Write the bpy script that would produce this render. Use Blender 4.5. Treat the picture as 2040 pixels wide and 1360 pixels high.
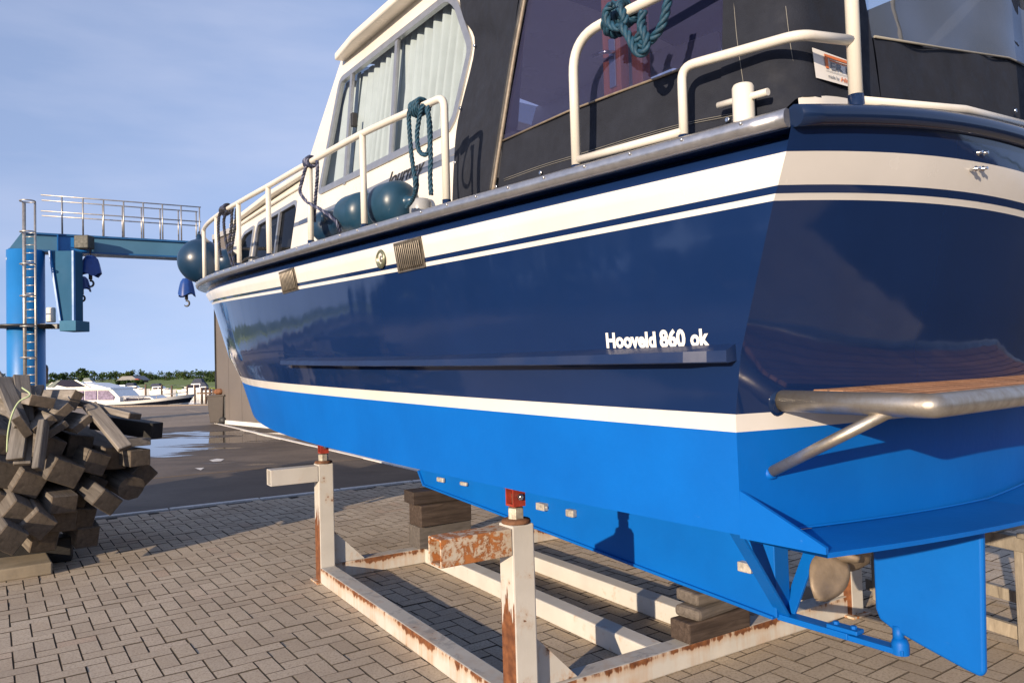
import bpy, bmesh, math, random
import numpy as np
from mathutils import Vector, Matrix
random.seed(7); rng=np.random.default_rng(7)
SC=bpy.context.scene
for o in list(bpy.data.objects): bpy.data.objects.remove(o)
COL=SC.collection
R_=math.radians
# ------------------------------------------------------------------ camera, sky, sun, exposure
F=1490.;CX=1020.;CY=680.;TH=R_(1.97);RO=R_(-1.65);H=1.5
cam=bpy.data.cameras.new('camera'); cam.sensor_width=36; cam.lens=F/2040*36; cam.clip_start=.05; cam.clip_end=6000
co=bpy.data.objects.new('camera',cam); COL.objects.link(co)
co.matrix_world=Matrix.Translation((0,0,H))@Matrix.Rotation(R_(90)+TH,4,'X')@Matrix.Rotation(RO,4,'Z')
SC.camera=co
SUNH=np.array([-.51,-.86]); SUNH=SUNH/np.hypot(*SUNH); ELEV=R_(13.4)
w=bpy.data.worlds.new('World'); SC.world=w; w.use_nodes=True
nt=w.node_tree; nt.nodes.clear()
sky=nt.nodes.new('ShaderNodeTexSky'); sky.sky_type='NISHITA'; sky.sun_disc=False
sky.sun_elevation=ELEV; sky.sun_rotation=math.atan2(SUNH[0],SUNH[1]); sky.altitude=0; sky.air_density=1.0; sky.dust_density=.3; sky.ozone_density=3.0
bg=nt.nodes.new('ShaderNodeBackground'); bg.inputs['Strength'].default_value=.15
wo=nt.nodes.new('ShaderNodeOutputWorld')
tcw=nt.nodes.new('ShaderNodeTexCoord'); sx=nt.nodes.new('ShaderNodeSeparateXYZ'); cx_=nt.nodes.new('ShaderNodeCombineXYZ'); mz=nt.nodes.new('ShaderNodeMath'); mz.operation='MULTIPLY_ADD'; mz.inputs[1].default_value=.55; mz.inputs[2].default_value=.27
nt.links.new(tcw.outputs['Generated'],sx.inputs[0]); nt.links.new(sx.outputs[0],cx_.inputs[0]); nt.links.new(sx.outputs[1],cx_.inputs[1]); nt.links.new(sx.outputs[2],mz.inputs[0]); nt.links.new(mz.outputs[0],cx_.inputs[2]); nt.links.new(cx_.outputs[0],sky.inputs['Vector'])
tint=nt.nodes.new('ShaderNodeMix'); tint.data_type='RGBA'; tint.blend_type='MULTIPLY'; tint.inputs[0].default_value=1; tint.inputs[7].default_value=(1.30,1.0,.96,1)
nt.links.new(sky.outputs[0],tint.inputs[6])
# thin high streaks of cloud
mpw=nt.nodes.new('ShaderNodeMapping'); mpw.inputs['Scale'].default_value=(1.6,1.6,7); mpw.inputs['Rotation'].default_value=(.25,.18,.4); nzw=nt.nodes.new('ShaderNodeTexNoise'); nzw.inputs['Scale'].default_value=1.8; nzw.inputs['Detail'].default_value=6; nzw.inputs['Roughness'].default_value=.5
rpw=nt.nodes.new('ShaderNodeMapRange'); rpw.inputs['From Min'].default_value=.42; rpw.inputs['From Max'].default_value=.75; rpw.inputs['To Min'].default_value=.12; rpw.inputs['To Max'].default_value=.40
nt.links.new(tcw.outputs['Generated'],mpw.inputs[0]); nt.links.new(mpw.outputs[0],nzw.inputs['Vector']); nt.links.new(nzw.outputs['Fac'],rpw.inputs[0])
cl_=nt.nodes.new('ShaderNodeMix'); cl_.data_type='RGBA'; cl_.inputs[7].default_value=(2.9,3.0,3.7,1); nt.links.new(rpw.outputs[0],cl_.inputs[0]); nt.links.new(tint.outputs[2],cl_.inputs[6])
nt.links.new(cl_.outputs[2],bg.inputs[0]); nt.links.new(bg.outputs[0],wo.inputs[0])
sl=bpy.data.lights.new('sun','SUN'); sl.energy=3.9; sl.angle=R_(.5); sl.color=(1.0,.81,.60)
so=bpy.data.objects.new('sun',sl); COL.objects.link(so)
sdir=Vector((SUNH[0]*math.cos(ELEV),SUNH[1]*math.cos(ELEV),math.sin(ELEV)))
so.rotation_euler=sdir.to_track_quat('Z','Y').to_euler(); so.location=(-30,-40,30)
SC.view_settings.view_transform='Standard'; SC.view_settings.look='None'; SC.view_settings.exposure=.85; SC.view_settings.gamma=1
SC.cycles.use_denoising=True; SC.cycles.max_bounces=6; SC.cycles.transparent_max_bounces=10
SC.cycles.sample_clamp_indirect=6

# ------------------------------------------------------------------ pixel rays and frames
C=np.array([0,0,H]); PHI=R_(36.3); PSI=R_(32.0)
O=np.array([1.0,3.80,0.])
d=np.array([-math.sin(PHI),math.cos(PHI),0]);p=np.array([-math.cos(PHI),-math.sin(PHI),0])
cd=np.array([-math.sin(PSI),math.cos(PSI),0]);cp=np.array([-math.cos(PSI),-math.sin(PSI),0])
UP=np.array([0,0,1.])
def ray(u,v):
    x=(u-CX)/F;y=-(v-CY)/F; c,s=math.cos(RO),math.sin(RO); x,y=c*x-s*y,s*x+c*y
    return np.array([x,math.cos(TH)-y*math.sin(TH),math.sin(TH)+y*math.cos(TH)])
def ground(u,v,z=0.):
    r=ray(u,v); return C+r*((z-H)/r[2])
def depth(u,v,Y):
    r=ray(u,v); return C+r*(Y/r[1])
def proj(P):
    q=np.asarray(P)-C; f=q[1]*math.cos(TH)+q[2]*math.sin(TH); u=-q[1]*math.sin(TH)+q[2]*math.cos(TH)
    x,y=q[0]/f,u/f; c,s=math.cos(RO),math.sin(RO); return CX+F*(c*x+s*y),CY-F*(-s*x+c*y)
def boat(P): q=P-O; return np.array([q@d,q@p,P[2]])
def B(s,b,z): return O+d*s+p*b+UP*z
def onpl(u,v,b0,k=0,z0=2.15):
    r=ray(u,v); cb=boat(C); t=(b0-k*(H-z0)-cb[1])/(r@p+k*r[2]); return boat(C+r*t)
def onst(u,v,s0,k=0,z0=2.15):
    r=ray(u,v); cb=boat(C); t=(s0+k*(H-z0)-cb[0])/(r@d-k*r[2]); return boat(C+r*t)
def plan(Bm,n,sb,s0,bs,ss):
    def f(s):
        if s<s0: return Bm-(Bm-bs)*((s0-s)/(s0-ss))**2
        t=min(1,(s-s0)/(sb-s0)); return Bm*(1-t**n)
    return f
def onb(u,v,bf):
    r=ray(u,v); cb=boat(C); rs,rb=r@d,r@p
    ts=np.linspace(.3,14,5000); s=cb[0]+rs*ts; b=cb[1]+rb*ts
    g=b-np.array([bf(x) for x in s]); i=np.where(g<=0)[0]
    i=i[0] if len(i) else int(np.argmin(g)); return s[i],b[i],H+r[2]*ts[i]

# ------------------------------------------------------------------ mesh helpers
def nrm(v): v=np.asarray(v,float); return v/max(1e-9,np.linalg.norm(v))
ROOT={}
def tag(o,label=None,cat=None,group=None,kind=None):
    if label: o['label']=label
    if cat: o['category']=cat
    if group: o['group']=group
    if kind: o['kind']=kind
    return o
def thing(name,loc,label,cat,group=None,kind=None):
    o=bpy.data.objects.new(name,None); COL.objects.link(o); o.location=loc; o.empty_display_size=.1
    ROOT[o]=np.array(loc,float); return tag(o,label,cat,group,kind)
class MB:
    def __init__(s): s.v=[];s.f=[];s.m=[];s.sm=[]
    def add(s,V,Fa,mi=0,smooth=False):
        n=len(s.v); s.v+= [tuple(map(float,x)) for x in V]
        for f in Fa: s.f.append([i+n for i in f]); s.m.append(mi); s.sm.append(smooth)
        return s
    def box(s,o,X,Y,Z,mi=0):
        o,X,Y,Z=map(lambda a:np.asarray(a,float),(o,X,Y,Z))
        if np.dot(np.cross(X,Y),Z)<0: X,Y=Y,X
        V=[o,o+X,o+X+Y,o+Y,o+Z,o+X+Z,o+X+Y+Z,o+Y+Z]
        return s.add(V,[(0,3,2,1),(4,5,6,7),(0,1,5,4),(1,2,6,5),(2,3,7,6),(3,0,4,7)],mi)
    def cbox(s,c,ax,ay,az,hx,hy,hz,mi=0):
        ax,ay,az=nrm(ax)*hx,nrm(ay)*hy,nrm(az)*hz; c=np.asarray(c,float)
        return s.box(c-ax-ay-az,2*ax,2*ay,2*az,mi)
    def beam(s,a,b,w,h,up=UP,mi=0):
        a,b=np.asarray(a,float),np.asarray(b,float); X=nrm(b-a); Y=nrm(np.cross(up,X)); Z=nrm(np.cross(X,Y))
        return s.box(a-Y*w/2-Z*h/2,b-a,Y*w,Z*h,mi)
    def tube(s,P,r,n=10,caps=True,mi=0,closed=False):
        P=[np.asarray(q,float) for q in P]; m=len(P); rr=r if hasattr(r,'__len__') else [r]*m
        T=[nrm((P[(i+1)%m] if closed else P[min(i+1,m-1)])-(P[i-1] if (closed or i>0) else P[0])) for i in range(m)]
        a=np.array([0,0,1.]) if abs(T[0][2])<.9 else np.array([1.,0,0]); N=nrm(np.cross(T[0],a)); V=[]
        for i in range(m):
            N=nrm(N-T[i]*np.dot(N,T[i])); Bn=np.cross(T[i],N)
            for k in range(n):
                an=2*math.pi*k/n; V.append(P[i]+(N*math.cos(an)+Bn*math.sin(an))*rr[i])
        Fa=[]
        for i in range(m if closed else m-1):
            j=(i+1)%m
            for k in range(n): Fa.append((i*n+k,i*n+(k+1)%n,j*n+(k+1)%n,j*n+k))
        s.add(V,Fa,mi,True)
        if caps and not closed:
            n0=len(s.v)-len(V)
            s.f.append([n0+k for k in range(n)][::-1]); s.m.append(mi); s.sm.append(False)
            s.f.append([n0+(m-1)*n+k for k in range(n)]); s.m.append(mi); s.sm.append(False)
        return s
    def prism(s,P,vec,mi=0):
        P=[np.asarray(q,float) for q in P]; n=len(P); vec=np.asarray(vec,float)
        nn=sum((np.cross(P[i],P[(i+1)%n]) for i in range(n)),np.zeros(3))
        if np.dot(nn,vec)<0: P=P[::-1]
        V=P+[q+vec for q in P]
        return s.add(V,[list(range(n))[::-1],list(range(n,2*n))]+[(i,(i+1)%n,n+(i+1)%n,n+i) for i in range(n)],mi)
    def lathe(s,prof,o,axis,n=20,mi=0,smooth=True):
        ax=nrm(axis); a=np.array([0,0,1.]) if abs(ax[2])<.9 else np.array([1.,0,0]); X=nrm(np.cross(ax,a)); Y=np.cross(ax,X); o=np.asarray(o,float)
        V=[]
        for (r,h) in prof:
            for k in range(n): an=2*math.pi*k/n; V.append(o+ax*h+(X*math.cos(an)+Y*math.sin(an))*r)
        Fa=[(i*n+k,i*n+(k+1)%n,(i+1)*n+(k+1)%n,(i+1)*n+k) for i in range(len(prof)-1) for k in range(n)]
        return s.add(V,Fa,mi,smooth)
    def grid(s,G,mi=0,smooth=True,flip=False,mrow=None):
        a,b=len(G),len(G[0]); n=len(s.v)
        for r in G:
            for q in r: s.v.append(tuple(map(float,q)))
        for i in range(a-1):
            for j in range(b-1):
                f=[n+i*b+j,n+i*b+j+1,n+(i+1)*b+j+1,n+(i+1)*b+j]
                s.f.append(f[::-1] if flip else f); s.m.append(mrow[i] if mrow else mi); s.sm.append(smooth)
        return s
    def sphere(s,c,r,n=16,m=10,sc=(1,1,1),mi=0):
        G=[]
        for i in range(m+1):
            th=math.pi*i/m
            G.append([(c[0]+r*sc[0]*math.sin(th)*math.cos(2*math.pi*k/n),c[1]+r*sc[1]*math.sin(th)*math.sin(2*math.pi*k/n),c[2]+r*sc[2]*math.cos(th)) for k in range(n+1)])
        return s.grid(G,mi,True,True)
    def build(s,name,mats,parent=None,loc=None,bevel=0,seg=2,merge=False):
        if not isinstance(mats,(list,tuple)): mats=[mats]
        if parent is not None: base=ROOT[parent]
        elif loc is not None: base=np.asarray(loc,float)
        else:
            A=np.array(s.v); base=np.array([(A[:,0].min()+A[:,0].max())/2,(A[:,1].min()+A[:,1].max())/2,A[:,2].min()])
        me=bpy.data.meshes.new(name); A=np.array(s.v)-base
        me.from_pydata([tuple(x) for x in A],[],s.f)
        for m in mats: me.materials.append(m)
        me.polygons.foreach_set('material_index',s.m); me.polygons.foreach_set('use_smooth',s.sm)
        if merge:
            bm=bmesh.new(); bm.from_mesh(me); bmesh.ops.remove_doubles(bm,verts=bm.verts,dist=1e-4); bmesh.ops.recalc_face_normals(bm,faces=bm.faces); bm.to_mesh(me); bm.free()
        me.validate(); me.update()
        o=bpy.data.objects.new(name,me); COL.objects.link(o)
        if parent is not None: o.parent=parent
        else: o.location=base
        ROOT[o]=base
        if bevel:
            bv=o.modifiers.new('bevel','BEVEL'); bv.width=bevel; bv.segments=seg; bv.limit_method='ANGLE'; bv.angle_limit=R_(40)
        return o
def catmull(P,k=8):
    P=[np.asarray(q,float) for q in P]; Q=[2*P[0]-P[1]]+P+[2*P[-1]-P[-2]]; out=[]
    for i in range(1,len(Q)-2):
        for j in range(k):
            t=j/k; a,b,c,e=Q[i-1],Q[i],Q[i+1],Q[i+2]
            out.append(.5*((2*b)+(-a+c)*t+(2*a-5*b+4*c-e)*t*t+(-a+3*b-3*c+e)*t**3))
    out.append(P[-1]); return out
def rounded(P,r=.06,k=6):
    P=[np.asarray(q,float) for q in P]; out=[P[0]]
    for i in range(1,len(P)-1):
        a,b,c=P[i-1],P[i],P[i+1]; la,lc=np.linalg.norm(a-b),np.linalg.norm(c-b); q=min(r,la*.45,lc*.45)
        A=b+(a-b)/la*q; D=b+(c-b)/lc*q
        for j in range(k+1): t=j/k; out.append((1-t)**2*A+2*t*(1-t)*b+t*t*D)
    out.append(P[-1]); return out
def dup(root,loc,rotz=0,label=None,group=None,scale=None):
    def cp_(o,par):
        c=o.copy(); COL.objects.link(c); c.parent=par
        for ch in o.children: cp_(ch,c)
        return c
    r=cp_(root,None); r.location=loc; r.rotation_euler=(0,0,rotz)
    if scale: r.scale=scale
    if label: r['label']=label
    if group: r['group']=group
    return r

# ------------------------------------------------------------------ materials
class NT:
    def __init__(s,name):
        s.m=bpy.data.materials.new(name); s.m.use_nodes=True; s.t=s.m.node_tree; s.t.nodes.clear()
        s.out=s.t.nodes.new('ShaderNodeOutputMaterial')
    def n(s,typ,**kw):
        x=s.t.nodes.new('ShaderNode'+typ)
        for k,v in kw.items():
            if k in x.inputs: x.inputs[k].default_value=v
            else: setattr(x,k,v)
        return x
    def l(s,a,b): s.t.links.new(a,b)
    def coord(s,kind='Object',scale=(1,1,1),rot=(0,0,0)):
        tc=s.n('TexCoord'); mp=s.n('Mapping'); mp.inputs['Scale'].default_value=scale; mp.inputs['Rotation'].default_value=rot
        if kind=='Pos':
            g=s.n('NewGeometry'); s.l(g.outputs['Position'],mp.inputs[0])
        else: s.l(tc.outputs[kind],mp.inputs[0])
        return mp.outputs[0]
    def noise(s,vec,scale=5,detail=4,rough=.55,dist=0):
        x=s.n('TexNoise'); x.inputs['Scale'].default_value=scale; x.inputs['Detail'].default_value=detail; x.inputs['Roughness'].default_value=rough; x.inputs['Distortion'].default_value=dist
        s.l(vec,x.inputs['Vector']); return x.outputs['Fac']
    def ramp(s,fac,stops):
        x=s.n('ValToRGB'); e=x.color_ramp.elements
        while len(e)<len(stops): e.new(.5)
        for q,(pos,c) in zip(e,stops): q.position=pos; q.color=c if len(c)==4 else (*c,1)
        s.l(fac,x.inputs[0]); return x.outputs[0]
    def mix(s,fac,a,b,mode='MIX'):
        x=s.n('Mix',data_type='RGBA',blend_type=mode); 
        for inp,v in ((x.inputs[0],fac),(x.inputs[6],a),(x.inputs[7],b)):
            if hasattr(v,'is_linked') or hasattr(v,'links'): s.l(v,inp)
            elif isinstance(v,(int,float)): inp.default_value=v
            else: inp.default_value=(*v,1) if len(v)==3 else v
        return x.outputs[2]
    def math(s,op,a,b=0.):
        x=s.n('Math',operation=op)
        for inp,v in ((x.inputs[0],a),(x.inputs[1],b)):
            if isinstance(v,(int,float)): inp.default_value=v
            else: s.l(v,inp)
        return x.outputs[0]
    def pr(s,base,rough=.5,metal=0.,spec=.5,bump=None,bs=.2,bd=.01,coat=0):
        x=s.n('BsdfPrincipled')
        def put(k,v):
            if isinstance(v,(int,float)): x.inputs[k].default_value=v
            elif isinstance(v,(tuple,list)): x.inputs[k].default_value=(*v,1) if len(v)==3 else v
            else: s.l(v,x.inputs[k])
        put('Base Color',base); put('Roughness',rough); put('Metallic',metal); put('Specular IOR Level',spec)
        if coat: x.inputs['Coat Weight'].default_value=coat; x.inputs['Coat Roughness'].default_value=.03
        if bump is not None:
            b=s.n('Bump'); b.inputs['Strength'].default_value=bs; b.inputs['Distance'].default_value=bd; s.l(bump,b.inputs['Height']); s.l(b.outputs[0],x.inputs['Normal'])
        s.l(x.outputs[0],s.out.inputs[0]); s.p=x; return s.m
def plain(name,c,rough=.5,metal=0.,var=.12,scale=6,bs=0.,bscale=60,spec=.5,kind='Object'):
    n=NT(name); v=n.coord(kind); f=n.noise(v,scale,4)
    lo=tuple(max(0,x*(1-var)) for x in c); hi=tuple(min(1,x*(1+var)) for x in c)
    col=n.ramp(f,[(.3,lo),(.7,hi)])
    r=n.ramp(n.noise(v,scale*2.3,3),[(.3,(max(.02,rough*.85),)*3),(.7,(min(1,rough*1.15),)*3)])
    bmp=n.noise(v,bscale,3) if bs else None
    return n.pr(col,r,metal,spec,bmp,bs,.004)
def glossy_paint(name,c,rough=.07,wav=.06,wd=.02,dirt=None):
    n=NT(name); v=n.coord('Object',(1,1,.25)); v2=n.coord('Object')
    b=n.noise(v,3.2,2,.5); col=n.ramp(n.noise(v2,2.5,4),[(.3,tuple(x*.93 for x in c)),(.7,tuple(min(1,x*1.05) for x in c))])
    if dirt:
        k=n.ramp(n.noise(n.coord('Object',(9,9,.9)),6,5,.65),[(.56,(0,0,0)),(.8,(1,1,1))]); k=n.math('MULTIPLY',k,.3); col=n.mix(k,col,dirt)
    r=n.ramp(n.noise(v2,6,4),[(.35,(rough,)*3),(.75,(rough*2.2,)*3)])
    return n.pr(col,r,0,.5,b,wav,wd)
def steel_rusty(name,paint,amt=.6,rust1=(.22,.075,.02),rust2=(.07,.022,.009),fs=9):
    n=NT(name); v=n.coord('Object'); vs=n.coord('Object',(1,1,.3))
    f=n.noise(v,fs,7,.72,.3); f2=n.noise(vs,22,5,.6); f3=n.noise(v,2.2,2)
    a=n.math('MULTIPLY',f,.62); a=n.math('ADD',a,n.math('MULTIPLY',f2,.22)); a=n.math('ADD',a,n.math('MULTIPLY',f3,.28))
    m=n.ramp(a,[(amt,(0,0,0)),(amt+.035,(1,1,1))]); halo=n.ramp(a,[(amt-.07,(0,0,0)),(amt+.02,(1,1,1))])
    base=n.ramp(n.noise(v,5,5),[(.3,tuple(x*.86 for x in paint)),(.7,paint)])
    base=n.mix(n.math('MULTIPLY',halo,.55),base,(.42,.23,.10))
    rust=n.ramp(n.noise(v,30,5),[(.35,rust2),(.65,rust1)])
    col=n.mix(m,base,rust); rr=n.ramp(m,[(0,(.45,)*3),(1,(.9,)*3)])
    h=n.math('ADD',n.math('MULTIPLY',m,-.6),n.math('MULTIPLY',n.noise(v,120,3),.35))
    return n.pr(col,rr,0,.4,h,.35,.004)
def wood(name,c1,c2,rough=.8,sc=(1.5,22,22),dark=(.03,.025,.02)):
    n=NT(name); v=n.coord('Object',sc); f=n.noise(v,2.2,6,.65,.6); g=n.noise(n.coord('Object'),3,4)
    oi=n.n('ObjectInfo'); 
    col=n.ramp(f,[(.25,dark),(.42,c1),(.7,c2)]); col=n.mix(n.ramp(g,[(.3,(0,0,0)),(.75,(.6,.6,.6))]),col,tuple(x*.55 for x in c1))
    k=n.ramp(oi.outputs['Random'],[(0,(.68,.68,.7)),(1,(1.12,1.06,1.0))]); col=n.mix(1.,col,k,'MULTIPLY')
    return n.pr(col,rough,0,.3,f,.5,.006)
M={}
M['navy']=glossy_paint('navy_paint',(.0065,.021,.078),.045,.22,.02)
M['navyflat']=glossy_paint('navy_trim_paint',(.006,.017,.055),.12,.05)
M['white']=glossy_paint('white_hull_paint',(.64,.61,.56),.14,.04)
M['cream']=glossy_paint('cream_deck_paint',(.63,.60,.54),.25,.03,.01)
M['railwhite']=glossy_paint('white_rail_paint',(.64,.61,.54),.25,.02,.01,(.45,.38,.28))
def antifoul():
    n=NT('antifouling_blue'); v=n.coord('Object'); f=n.noise(v,3,5); fine=n.noise(v,35,4,.6)
    col=n.ramp(f,[(.3,(.0,.098,.40)),(.7,(.0,.116,.46))])
    sc=n.ramp(n.noise(n.coord('Object',(2,2,6)),7,6,.7),[(.69,(0,0,0)),(.76,(1,1,1))]); col=n.mix(n.math('MULTIPLY',sc,.25),col,(.18,.36,.62))
    return n.pr(col,.5,0,.22,fine,.22,.004)
M['blue']=antifoul()
def rubrail():
    n=NT('brushed_rub_rail'); v=n.coord('Object',(6,6,6)); f=n.noise(v,5,5,.6)
    col=n.ramp(f,[(.3,(.44,.445,.46)),(.7,(.54,.545,.56))]); return n.pr(col,n.ramp(f,[(.3,(.27,)*3),(.7,(.38,)*3)]),.85,.5,n.noise(v,5,2),.10,.01)
M['alu']=rubrail()
def stainless():
    n=NT('stainless_tube'); v=n.coord('Object',(3,3,3)); f=n.noise(v,6,6,.65)
    col=n.ramp(f,[(.3,(.30,.26,.21)),(.55,(.42,.39,.345)),(.75,(.50,.48,.45))]); return n.pr(col,n.ramp(f,[(.3,(.5,)*3),(.7,(.34,)*3)]),.85,.5,n.noise(v,40,4),.12,.004)
M['steel']=stainless()
M['chrome']=plain('bright_metal',(.6,.6,.6),.22,1.,.1,12)
M['darkmetal']=plain('dark_metal',(.06,.06,.06),.45,.6,.2,12)
M['zinc']=plain('zinc_anode',(.50,.47,.42),.6,.5,.35,30,.5,60)
M['canvas']=plain('navy_canvas',(.0145,.0175,.027),.85,0,.18,9,.35,260,.3)
M['canvas2']=plain('black_trim',(.012,.012,.014),.6,0,.1,9)
M['thread']=plain('pale_stitching',(.24,.23,.20),.8)
M['piping']=plain('beige_zip_tape',(.19,.155,.115),.5,0,.2,40)
M['bronze']=plain('bronze_propeller',(.21,.165,.12),.6,.35,.3,10,.3,50)
M['rubber']=plain('black_rubber',(.02,.02,.02),.6)
M['fender']=plain('teal_blue_fender',(.012,.048,.088),.36,0,.22,5,.10,25)
M['fender2']=plain('dark_blue_fender',(.008,.032,.072),.34,0,.22,5,.10,25)
M['ropeteal']=plain('teal_rope',(.006,.047,.085),.6,0,.35,60,.5,300)
M['ropenavy']=plain('navy_rope',(.022,.03,.075),.6,0,.3,60,.5,300)
M['ropewhite']=plain('pale_rope_strand',(.13,.14,.21),.7,0,.2,60)
M['ropeblack']=plain('black_rope',(.012,.013,.02),.6,0,.2,60)
M['curtain']=plain('white_curtain',(.36,.405,.43),.9,0,.05,8)
M['teak']=wood('weathered_teak',(.33,.16,.075),(.52,.30,.17),.7,(16,1.2,16))
M['oak']=wood('varnished_mahogany',(.26,.085,.03),(.36,.13,.05),.25,(18,18,1.5),(.10,.03,.012))
M['label']=plain('white_label',(.74,.72,.68),.6,0,.03)
M['orange']=plain('orange_print',(.62,.16,.03),.6)
M['grey']=plain('grey_print',(.17,.19,.22),.6)
M['windowframe']=plain('aluminium_window_frame',(.40,.41,.42),.38,.75,.08,20)
def glassm(name,tint,refl,diff=None,df=.0,rough=.01):
    n=NT(name); tr=n.n('BsdfTransparent'); tr.inputs[0].default_value=(*tint,1); gl=n.n('BsdfGlossy'); gl.inputs['Roughness'].default_value=rough; gl.inputs[0].default_value=(.9,.92,1,1)
    b=n.n('Bump'); b.inputs['Strength'].default_value=.25 if diff else .03; b.inputs['Distance'].default_value=.02; n.l(n.noise(n.coord('Object'),3.0 if diff else 4.0,2,.5,.8),b.inputs['Height']); n.l(b.outputs[0],gl.inputs['Normal'])
    fr=n.n('LayerWeight'); fr.inputs[0].default_value=refl; mx=n.n('MixShader'); n.l(fr.outputs['Fresnel'],mx.inputs[0])
    src=tr.outputs[0]
    if diff:
        di=n.n('BsdfDiffuse'); di.inputs[0].default_value=(*diff,1); m2=n.n('MixShader'); m2.inputs[0].default_value=df; n.l(src,m2.inputs[1]); n.l(di.outputs[0],m2.inputs[2]); src=m2.outputs[0]
    n.l(src,mx.inputs[1]); n.l(gl.outputs[0],mx.inputs[2]); n.l(mx.outputs[0],n.out.inputs[0]); return n.m
M['glass']=glassm('window_glass',(.90,.93,.93),.04)
M['darkglass']=glassm('tinted_cabin_glass',(.30,.33,.36),.12)
M['vinyl']=glassm('reflection_tinted_vinyl',(.78,.74,.86),.12,(.052,.056,.125),.45)  # clear vinyl with the purple sky reflection put into its colour
M['vinylclear']=glassm('clear_wavy_vinyl',(.72,.78,.84),.22,(.20,.24,.30),.3)
M['interior']=plain('dark_interior',(.10,.09,.08),.9)
# cradle, wood, ground
M['cradle']=steel_rusty('grey_white_rusty_steel',(.52,.495,.445),.665)
M['cradlerust']=steel_rusty('heavily_rusted_steel',(.50,.44,.35),.565,(.36,.13,.035),(.17,.06,.02),30)
M['cradlelight']=steel_rusty('pale_painted_steel',(.55,.53,.48),.70)
def post_paint():
    n=NT('rust_scraped_post'); v=n.coord('Object'); g=n.n('NewGeometry'); dt=n.n('VectorMath',operation='DOT_PRODUCT'); n.l(g.outputs['Normal'],dt.inputs[0]); dt.inputs[1].default_value=tuple(cp)
    sep=n.n('SeparateXYZ'); n.l(g.outputs['Position'],sep.inputs[0])
    side=n.ramp(dt.outputs['Value'],[(.80,(0,0,0)),(.92,(1,1,1))])
    st=n.noise(n.coord('Object',(14,14,1.1)),3.5,5,.6); zz=n.math('MULTIPLY',n.math('SUBTRACT',.56,sep.outputs[2]),1.6)
    worn=n.ramp(n.math('ADD',n.math('MULTIPLY',n.math('MINIMUM',zz,.32),1.0),st),[(.60,(0,0,0)),(.63,(1,1,1))]); worn=n.math('MULTIPLY',worn,side)
    f=n.math('ADD',n.math('MULTIPLY',n.noise(v,9,7,.68,.3),.7),n.math('MULTIPLY',n.noise(n.coord('Object',(1,1,.3)),22,5),.3))
    m=n.ramp(f,[(.615,(0,0,0)),(.64,(1,1,1))]); halo=n.ramp(f,[(.55,(0,0,0)),(.63,(1,1,1))])
    base=n.ramp(n.noise(v,5,5),[(.3,(.45,.43,.385)),(.7,(.53,.505,.455))]); base=n.mix(n.math('MULTIPLY',halo,.4),base,(.40,.24,.12))
    rust=n.ramp(n.noise(v,26,5),[(.35,(.10,.035,.014)),(.65,(.20,.075,.028))]); mm=n.math('MAXIMUM',m,worn); col=n.mix(mm,base,rust)
    return n.pr(col,n.ramp(mm,[(0,(.45,)*3),(1,(.85,)*3)]),0,.4,n.math('ADD',n.math('MULTIPLY',mm,-.6),n.math('MULTIPLY',n.noise(v,120,3),.3)),.35,.004)
M['cradlepost']=post_paint()
def beam_paint():
    n=NT('rust_streaked_beam'); v=n.coord('Object'); g=n.n('NewGeometry'); sep=n.n('SeparateXYZ'); n.l(g.outputs['Position'],sep.inputs[0]); sn=n.n('SeparateXYZ'); n.l(g.outputs['Normal'],sn.inputs[0])
    up=n.ramp(sn.outputs[2],[(.5,(0,0,0)),(.8,(1,1,1))]); st=n.noise(n.coord('Object',(1,1,.12)),26,5,.6); big=n.noise(v,3.1,4,.6)
    edge=n.math('MULTIPLY',n.ramp(sep.outputs[2],[(.06,(0,0,0)),(.098,(1,1,1))]),n.math('SUBTRACT',1.,up))
    a=n.math('ADD',n.math('MULTIPLY',edge,.17),n.math('ADD',n.math('MULTIPLY',st,.46),n.math('MULTIPLY',big,.60)))
    m=n.ramp(a,[(.66,(0,0,0)),(.70,(1,1,1))]); halo=n.ramp(a,[(.50,(0,0,0)),(.68,(1,1,1))])
    base=n.ramp(n.noise(v,5,5),[(.3,(.44,.42,.375)),(.7,(.54,.515,.46))]); base=n.mix(n.math('MULTIPLY',halo,.6),base,(.42,.24,.11))
    chip=n.ramp(n.noise(n.coord('Object',(1,1,1)),11,7,.7,.4),[(.55,(0,0,0)),(.60,(1,1,1))]); base=n.mix(n.math('MULTIPLY',n.math('MULTIPLY',chip,up),.6),base,(.20,.19,.175)); base=n.mix(n.math('MULTIPLY',up,.35),base,(.30,.31,.31))
    rust=n.ramp(n.noise(v,30,5),[(.35,(.10,.035,.014)),(.65,(.22,.085,.03))]); col=n.mix(m,base,rust)
    return n.pr(col,.6,0,.4,n.math('ADD',n.math('MULTIPLY',m,-.6),n.math('MULTIPLY',n.noise(v,110,3),.3)),.35,.004)
M['cradlebeam']=beam_paint()
M['rust']=plain('rusty_iron',(.16,.075,.038),.85,.2,.4,30,.6,120)
M['redpaint']=plain('red_oxide_paint',(.25,.028,.014),.6,0,.35,20,.3,80)
M['nut']=plain('galvanised_nut',(.46,.42,.34),.5,.6,.35,30,.3,90)
M['block']=wood('dark_hardwood_block',(.055,.040,.032),(.115,.088,.072),.75,(2,18,18),(.03,.022,.018))
M['blockgrey']=wood('grey_hardwood_block',(.12,.107,.096),(.20,.18,.16),.8,(2,16,16),(.07,.06,.05))
M['timber']=wood('weathered_timber',(.105,.093,.080),(.21,.19,.162),.85,(1.2,16,16),(.04,.034,.03))
M['timberend']=wood('sawn_timber_end',(.10,.083,.064),(.175,.145,.112),.9,(9,9,9),(.05,.04,.03))
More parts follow.
